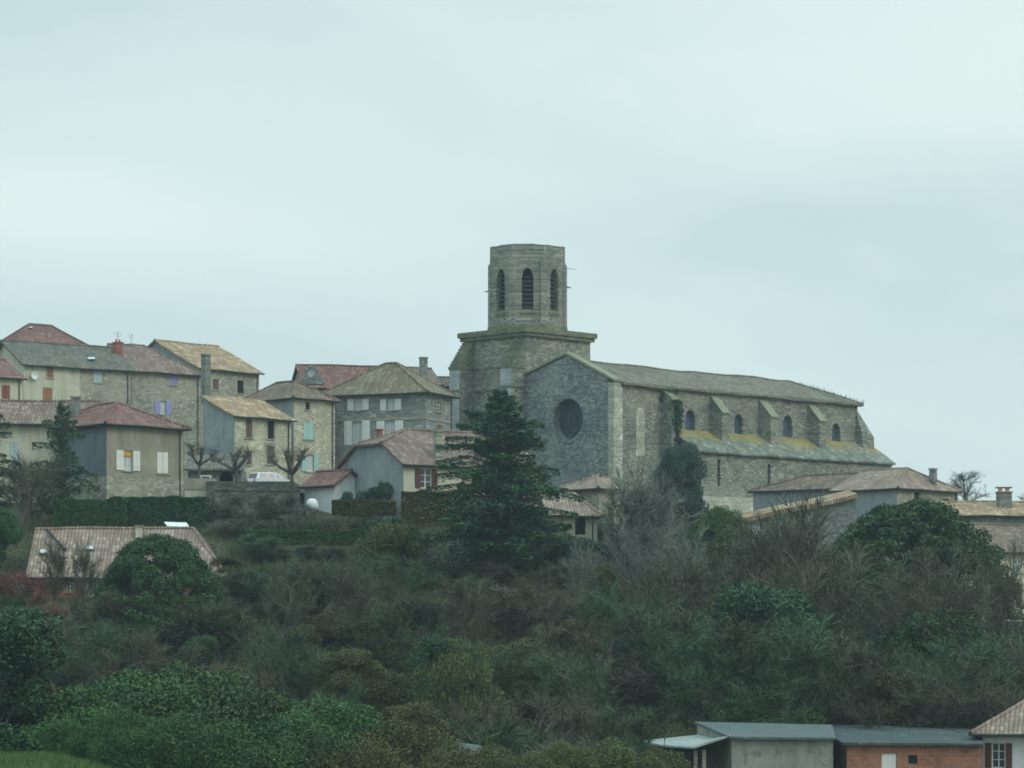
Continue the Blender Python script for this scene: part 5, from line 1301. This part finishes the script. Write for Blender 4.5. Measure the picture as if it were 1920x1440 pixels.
# undergrowth: brambles and dry grass on the slope, uncountable
def undergrowth():
    rnd = random.Random(3); mb = MB(); n = 0
    while n < 120000:
        Y = rnd.uniform(124, 196); X = PX(rnd.uniform(-80, 2000), Y)
        if X > 8 and Y < 151 : continue
        n += 1; z = ground(X, Y)
        if n % 2:
            h = rnd.uniform(0, .5); quad_leaf(mb, Vector((X, Y, z+h)), rnd.uniform(.06, .14), rnd)
        else:
            h = rnd.uniform(.25, .8)*(.5+noise.noise(Vector((X*.2, Y*.2, 0)))+.5); w_ = rnd.uniform(.015, .04); a = rnd.uniform(0, 6.28); o = len(mb.v)
            mb.v += [(X-w_*math.cos(a), Y-w_*math.sin(a), z), (X+w_*math.cos(a), Y+w_*math.sin(a), z), (X+rnd.gauss(0, .2), Y+rnd.gauss(0, .2), z+h)]; mb.f.append((o, o+1, o+2))
    o = mb.build('undergrowth', 'leaf_olive', None, fix=False); tag(o, 'dull green brambles and dry grass covering the slope', 'undergrowth', kind='stuff')
undergrowth()
def grass():
    rnd = random.Random(4); mb = MB()
    for _ in range(60000):
        Y = rnd.uniform(95, 122); X = rnd.uniform(-25, -9); z = ground(X, Y); h = rnd.uniform(.08, .28); w_ = rnd.uniform(.01, .02); a = rnd.uniform(0, 6.28); o = len(mb.v)
        mb.v += [(X-w_*math.cos(a), Y-w_*math.sin(a), z), (X+w_*math.cos(a), Y+w_*math.sin(a), z), (X+rnd.gauss(0, .07), Y+rnd.gauss(0, .07), z+h)]; mb.f.append((o, o+1, o+2))
    o = mb.build('grass', 'leaf_grass', None, fix=False); tag(o, 'green meadow grass in the bottom left corner', 'grass', kind='stuff')
grass()

# ------------------------------------------------------------------ walls, car and small things
def low_wall(name, label, pts, zt, zb, th, mat, cat='wall', cap=None):
    """pts world xy list, zt/zb top and bottom"""
    base = Vector((pts[0][0], pts[0][1], zb)); e = tag(empty(name, base), label, cat); mb = MB(); cb = MB()
    for (xa, ya), (xb, yb) in zip(pts, pts[1:]):
        d = Vector((xb-xa, yb-ya, 0)); n = Vector((-d.y, d.x, 0)).normalized()*th/2; a = Vector((xa, ya, 0))-Vector((base.x, base.y, 0)); b = a+d
        q = [a-n, b-n, b+n, a+n]; mb.hexa([(v.x, v.y, 0) for v in q]+[(v.x, v.y, zt-zb) for v in q])
        n2 = n*1.25; q = [a-n2, b-n2, b+n2, a+n2]; cb.hexa([(v.x, v.y, zt-zb+.002) for v in q]+[(v.x, v.y, zt-zb+.1) for v in q])
    mb.build('masonry', mat, e); cb.build('coping', cap or mat, e)
Y = 197
low_wall('retaining_wall', 'grey rubble retaining wall below the parked car', [(PX(402, Y), Y), (PX(560, Y), Y+1)], PZ(920, Y), 4.5, .5, 'wall_dark')
Y = 182
low_wall('terrace_wall', 'pale coped terrace wall below the peeling cream house', [(PX(1838, Y), Y), (PX(1990, Y), Y)], PZ(1165, Y), -3, .4, 'stone_dark', cap='white')
Y = 168
low_wall('garden_wall', 'pale ruined wall showing through the trees under the umbrella pine', [(PX(1535, Y), Y), (PX(1700, Y), Y)], PZ(1166, Y), -4, .4, 'stone_dark')
def terrace():
    Y = 199; b = P(345, 940, Y); b.z = 5.5; e = tag(empty('terrace_block', b), 'cream terrace parapet with a white pillar beside the beige villa', 'terrace')
    L = lambda px, py: P(px, py, Y)-b
    mb = MB(); p0, p1 = L(344, 918), L(401, 897); mb.box(p0.x, p1.x, 0, 2.2, p0.z, p1.z); mb.build('parapet', 'beige', e)
    mb = MB(); p0, p1 = L(346, 945), L(400, 918); mb.box(p0.x, p1.x, .06, 2.1, p0.z-2, p1.z-.003); mb.build('wall', 'yellow', e)
    mb = MB(); p0, p1 = L(383, 985), L(402, 918); mb.box(p0.x, p1.x, -.25, .3, 0, p1.z-.005); mb.build('pillar', 'yellow', e)
    mb = MB(); p = L(383, 893); 
    base = tag(empty('garden_table', b+Vector((p.x, 1.0, L(383, 896.6).z))), 'white garden table standing on the terrace', 'table')
    mb.box(-.42, .42, -.35, .35, .18, .24); mb.build('tabletop', 'white', base); 
    for sx_ in (-.33, .33):
        for sy_ in (-.25, .25): q = MB(); q.box(sx_-.03, sx_+.03, sy_-.03, sy_+.03, -.0, .179); q.build('leg', 'white', base)
terrace()
def garage():
    Y = 216; z0 = 8.5; b = P(352, 880, Y); b.z = z0; e = tag(empty('garage', b), 'dark arched lean-to garage between the villa and the car', 'garage')
    L = lambda px, py, yy=Y: P(px, py, yy)-b
    mb = MB(); p0, p1 = L(352, 880), L(452, 880); mid = L(424, 880).x; zs = L(424, 898).z; zt = L(424, 884).z; hw = 13/F*Y
    pr = [(0.3, hw), (zs, hw)]+[(zs+(zt-zs)*math.sin(k/6*math.pi/2), hw*math.cos(k/6*math.pi/2)) for k in range(1, 6)]+[(zt, 0)]
    mp = lambda u, z, d: (u, d, z)
    opening_panel(mb, mp, p0.x, p1.x, 0, p0.z, mid, pr, .5); mb.quad((p0.x, 0, 0), (p0.x, 4, 0), (p0.x, 4, p0.z), (p0.x, 0, p0.z)); mb.quad((p1.x, 0, 0), (p1.x, 4, 0), (p1.x, 4, p0.z), (p1.x, 0, p0.z)); mb.build('wall', 'stone_dark', e)
    g = MB(); g.poly(outline_poly(mp, mid, pr, .48)); g.build('door', 'void', e)
    q0, q1 = L(345, 880), L(458, 880); zt2 = L(352, 852, Y+4).z
    r = MB(); patch(r, Vector((q0.x, -.4, p0.z)), Vector((q1.x, -.4, p0.z)), Vector((q1.x, 4, zt2)), Vector((q0.x, 4, zt2)), 8, 4, 0, .1); patch(r, Vector((q0.x, -.4, p0.z)), Vector((q1.x, -.4, p0.z)), Vector((q1.x, 4, zt2)), Vector((q0.x, 4, zt2)), 8, 4, .15, .1)
    patch(r, Vector((q0.x, -.4, p0.z)), Vector((q1.x, -.4, p0.z)), Vector((q1.x, -.4, p0.z-.15)), Vector((q0.x, -.4, p0.z-.15)), 8, 1, 0, .1)
    r.build('roof', 't_grey', e, fix=False)
garage()
def car():
    Y = 213; zg = PZ(920, Y); e = tag(empty('parked_car', (PX(506, Y), Y, zg), R(33)), 'silver white estate car parked in front of the narrow stone house', 'car'); e.scale = (.82, .92, .95)
    side = [(-2.05, .35), (-2.1, .75), (-1.95, .98), (-1.72, 1.42), (-1.5, 1.5), (.2, 1.5), (.55, 1.42), (1.15, 1.0), (1.9, .86), (2.1, .65), (2.1, .35)]
    def W(z): return .84 if z < 1.0 else .84-(z-1.0)*.34
    mb = MB(); L_ = [(x, -W(z), z) for x, z in side]; R_ = [(x, W(z), z) for x, z in side]; n = len(side)
    mb.add(L_+R_, [tuple(range(n)), tuple(range(n, 2*n))[::-1]]+[(i, (i+1) % n, n+(i+1) % n, n+i) for i in range(n)]); body = mb.build('body', 'carpaint', e)
    for sy in (-1, 1):
        for x0, x1, x2, x3 in ((-1.62, -.75, -.75, -1.52), (-.66, .12, .12, -.66), (.2, .92, .45, .2)):
            g = MB(); g.poly([(x0, sy*(W(1.03)+.006), 1.03), (x1, sy*(W(1.03)+.006), 1.03), (x2, sy*(W(1.40)+.006), 1.40), (x3, sy*(W(1.40)+.006), 1.40)]); g.build('side_window', 'glass', body)
        for x in (-1.3, 1.3):
            t_ = MB(); t_.tube((x, sy*.72, .31), (x, sy*.87, .31), .31, .31, 16, True); o = t_.build('tyre', 'rubber', e); r_ = MB(); r_.tube((x, sy*.84, .31), (x, sy*.885, .31), .19, .18, 12, True); r_.build('rim', 'metal', o)
    g = MB(); g.poly([(-1.93, -.72, 1.02), (-1.93, .72, 1.02), (-1.745, .64, 1.40), (-1.745, -.64, 1.40)]); [g.v.__setitem__(i, (v[0]-.02, v[1], v[2])) for i, v in enumerate(g.v)]; g.build('rear_window', 'glass', body)
    g = MB(); g.poly([(1.12, -.72, 1.04), (1.12, .72, 1.04), (.60, .66, 1.40), (.60, -.66, 1.40)]); [g.v.__setitem__(i, (v[0]+.03, v[1], v[2]+.01)) for i, v in enumerate(g.v)]; g.build('windscreen', 'glass', body)
    for sy in (-1, 1):
        g = MB(); g.box(-2.12, -2.05, sy*.72-.1, sy*.72+.1, .68, .92); g.build('tail_light', 'redbrick', body); g = MB(); g.box(2.03, 2.11, sy*.66-.14, sy*.66+.14, .6, .76); g.build('headlight', 'skyglass', body)
    g = MB(); g.box(-2.17, -2.06, -.8, .8, .35, .55); g.box(2.06, 2.17, -.8, .8, .32, .5); g.build('bumper', 'metal', body)
car()
# paved yard the car stands on
Y = 213; mb = MB(); zg = PZ(920, Y); x0, x1 = PX(400, 203), PX(560, 203)
mb.box(x0, x1, 197.9, 224, zg-6, zg-.02); o = mb.build('yard', 'wall_dark'); tag(o, kind='structure')
def tank():
    Y = 196; p = P(585, 950, Y); e = tag(empty('gas_tank', (p.x, p.y, PZ(964, Y))), 'rounded white gas tank in front of the white outbuilding', 'gas tank')
    bm = bmesh.new(); bmesh.ops.create_uvsphere(bm, u_segments=20, v_segments=12, radius=.5); me = bpy.data.meshes.new('vessel')
    for v in bm.verts: v.co.z = v.co.z*1.1+.62; v.co.x *= .95
    bm.to_mesh(me); bm.free(); me.materials.append(M['white']); [setattr(f, 'use_smooth', True) for f in me.polygons]; o = bpy.data.objects.new('vessel', me); COL.objects.link(o); o.parent = e
    q = MB(); q.tube((0, 0, 1.1), (0, 0, 1.3), .14, .12, 10, True); q.build('valve_cap', 'metal', e)
    for a in (0, 2.1, 4.2): q = MB(); q.tube((.3*math.cos(a), .3*math.sin(a), -.5), (.3*math.cos(a), .3*math.sin(a), .3), .04, .04, 6, True); q.build('leg', 'metal', e)
tank()
def shelter():
    Y = 184; p = P(330, 992, Y); e = tag(empty('garden_shelter', (p.x, p.y, PZ(1010, Y))), 'small shelter with white sheet roof in front of the dark hedge', 'shelter')
    z = PZ(992, Y)-PZ(1010, Y); r = MB(); k = Y/F
    pts = [(-27*k, 1.4, z+.5), (15*k, 1.4, z+.45), (25*k, 0, z+.12), (-16*k, 0, z+.16)]; r.hexa([tuple(q) for q in pts]+[(q[0], q[1], q[2]+.05) for q in pts]); r.build('roof', 'white', e)
    for x, y in ((-15*k, .1), (22*k, .1), (-24*k, 1.3), (14*k, 1.3)): q = MB(); q.tube((x, y, -.5), (x, y, z+.15), .04, .04, 6, True); q.build('post', 'metal', e)
shelter()
h = House('garden_hut', 'small white gabled hut half hidden in the shrubs above the thicket', 'hut', 640, 187.5, 4, 678, (2.5,), 1006, 'white', base=PZ(1045, 187.5))
h.roof(990, 'y', mat='t_pink', o=.15, amp=.02, frac=.62); h.finish()
def cold_frame(px0, px1, py, Y, label, name='cold_frame'):
    p0, p1 = P(px0, py, Y), P(px1, py, Y); e = tag(empty(name, (p0.x, Y, p0.z-.5)), label, 'cold frame'); L = p1.x-p0.x
    m_ = MB(); m_.hexa([(0, 0, 0), (L, 0, 0), (L, 1, 0), (0, 1, 0), (0, 0, .38), (L, 0, .38), (L, 1, .6), (0, 1, .6)]); m_.build('box', 'concrete', e)
    m_ = MB(); m_.hexa([(-.05, -.05, .385), (L+.05, -.05, .385), (L+.05, 1.05, .62), (-.05, 1.05, .62), (-.05, -.05, .43), (L+.05, -.05, .43), (L+.05, 1.05, .67), (-.05, 1.05, .67)]); m_.build('lid', 'skyglass', e)

def trailer():
    p = P(872, 1388, 126.5); e = tag(empty('trailer', (p.x, p.y, p.z-1.2), R(8)), 'white covered trailer showing between the bushes at the bottom', 'trailer')
    m_ = MB(); m_.hexa([(-.75, -.6, .45), (.75, -.6, .45), (.75, .6, .45), (-.75, .6, .45), (-.7, -.5, 1.15), (.7, -.5, .95), (.7, .5, .95), (-.7, .5, .95)]); m_.build('cover', 'grey_render', e)
    for s in (-1, 1): q = MB(); q.tube((0, s*.62, .3), (0, s*.75, .3), .3, .3, 14, True); q.build('wheel', 'rubber', e)
    q = MB(); q.tube((.7, 0, .45), (1.7, 0, .4), .04, .04, 6, True); q.build('drawbar', 'metal', e)
trailer()

# ------------------------------------------------------------------ air
hz = MB(); hz.box(-950, 950, -950, 950, -40, 60); ho = hz.build('haze', M['white'])
m = bpy.data.materials.new('haze'); m.use_nodes = True; t = NT(m.node_tree); t.n.clear()
pv = t.node('ShaderNodeVolumePrincipled'); pv.inputs['Color'].default_value = (.76, .91, 1.0, 1); pv.inputs['Density'].default_value = .00027; pv.inputs['Anisotropy'].default_value = .2
oo = t.node('ShaderNodeOutputMaterial'); t.link(pv.outputs[0], oo.inputs['Volume']); ho.data.materials.clear(); ho.data.materials.append(m)
tag(ho, 'thin pale blue haze filling the air', 'haze', kind='stuff')
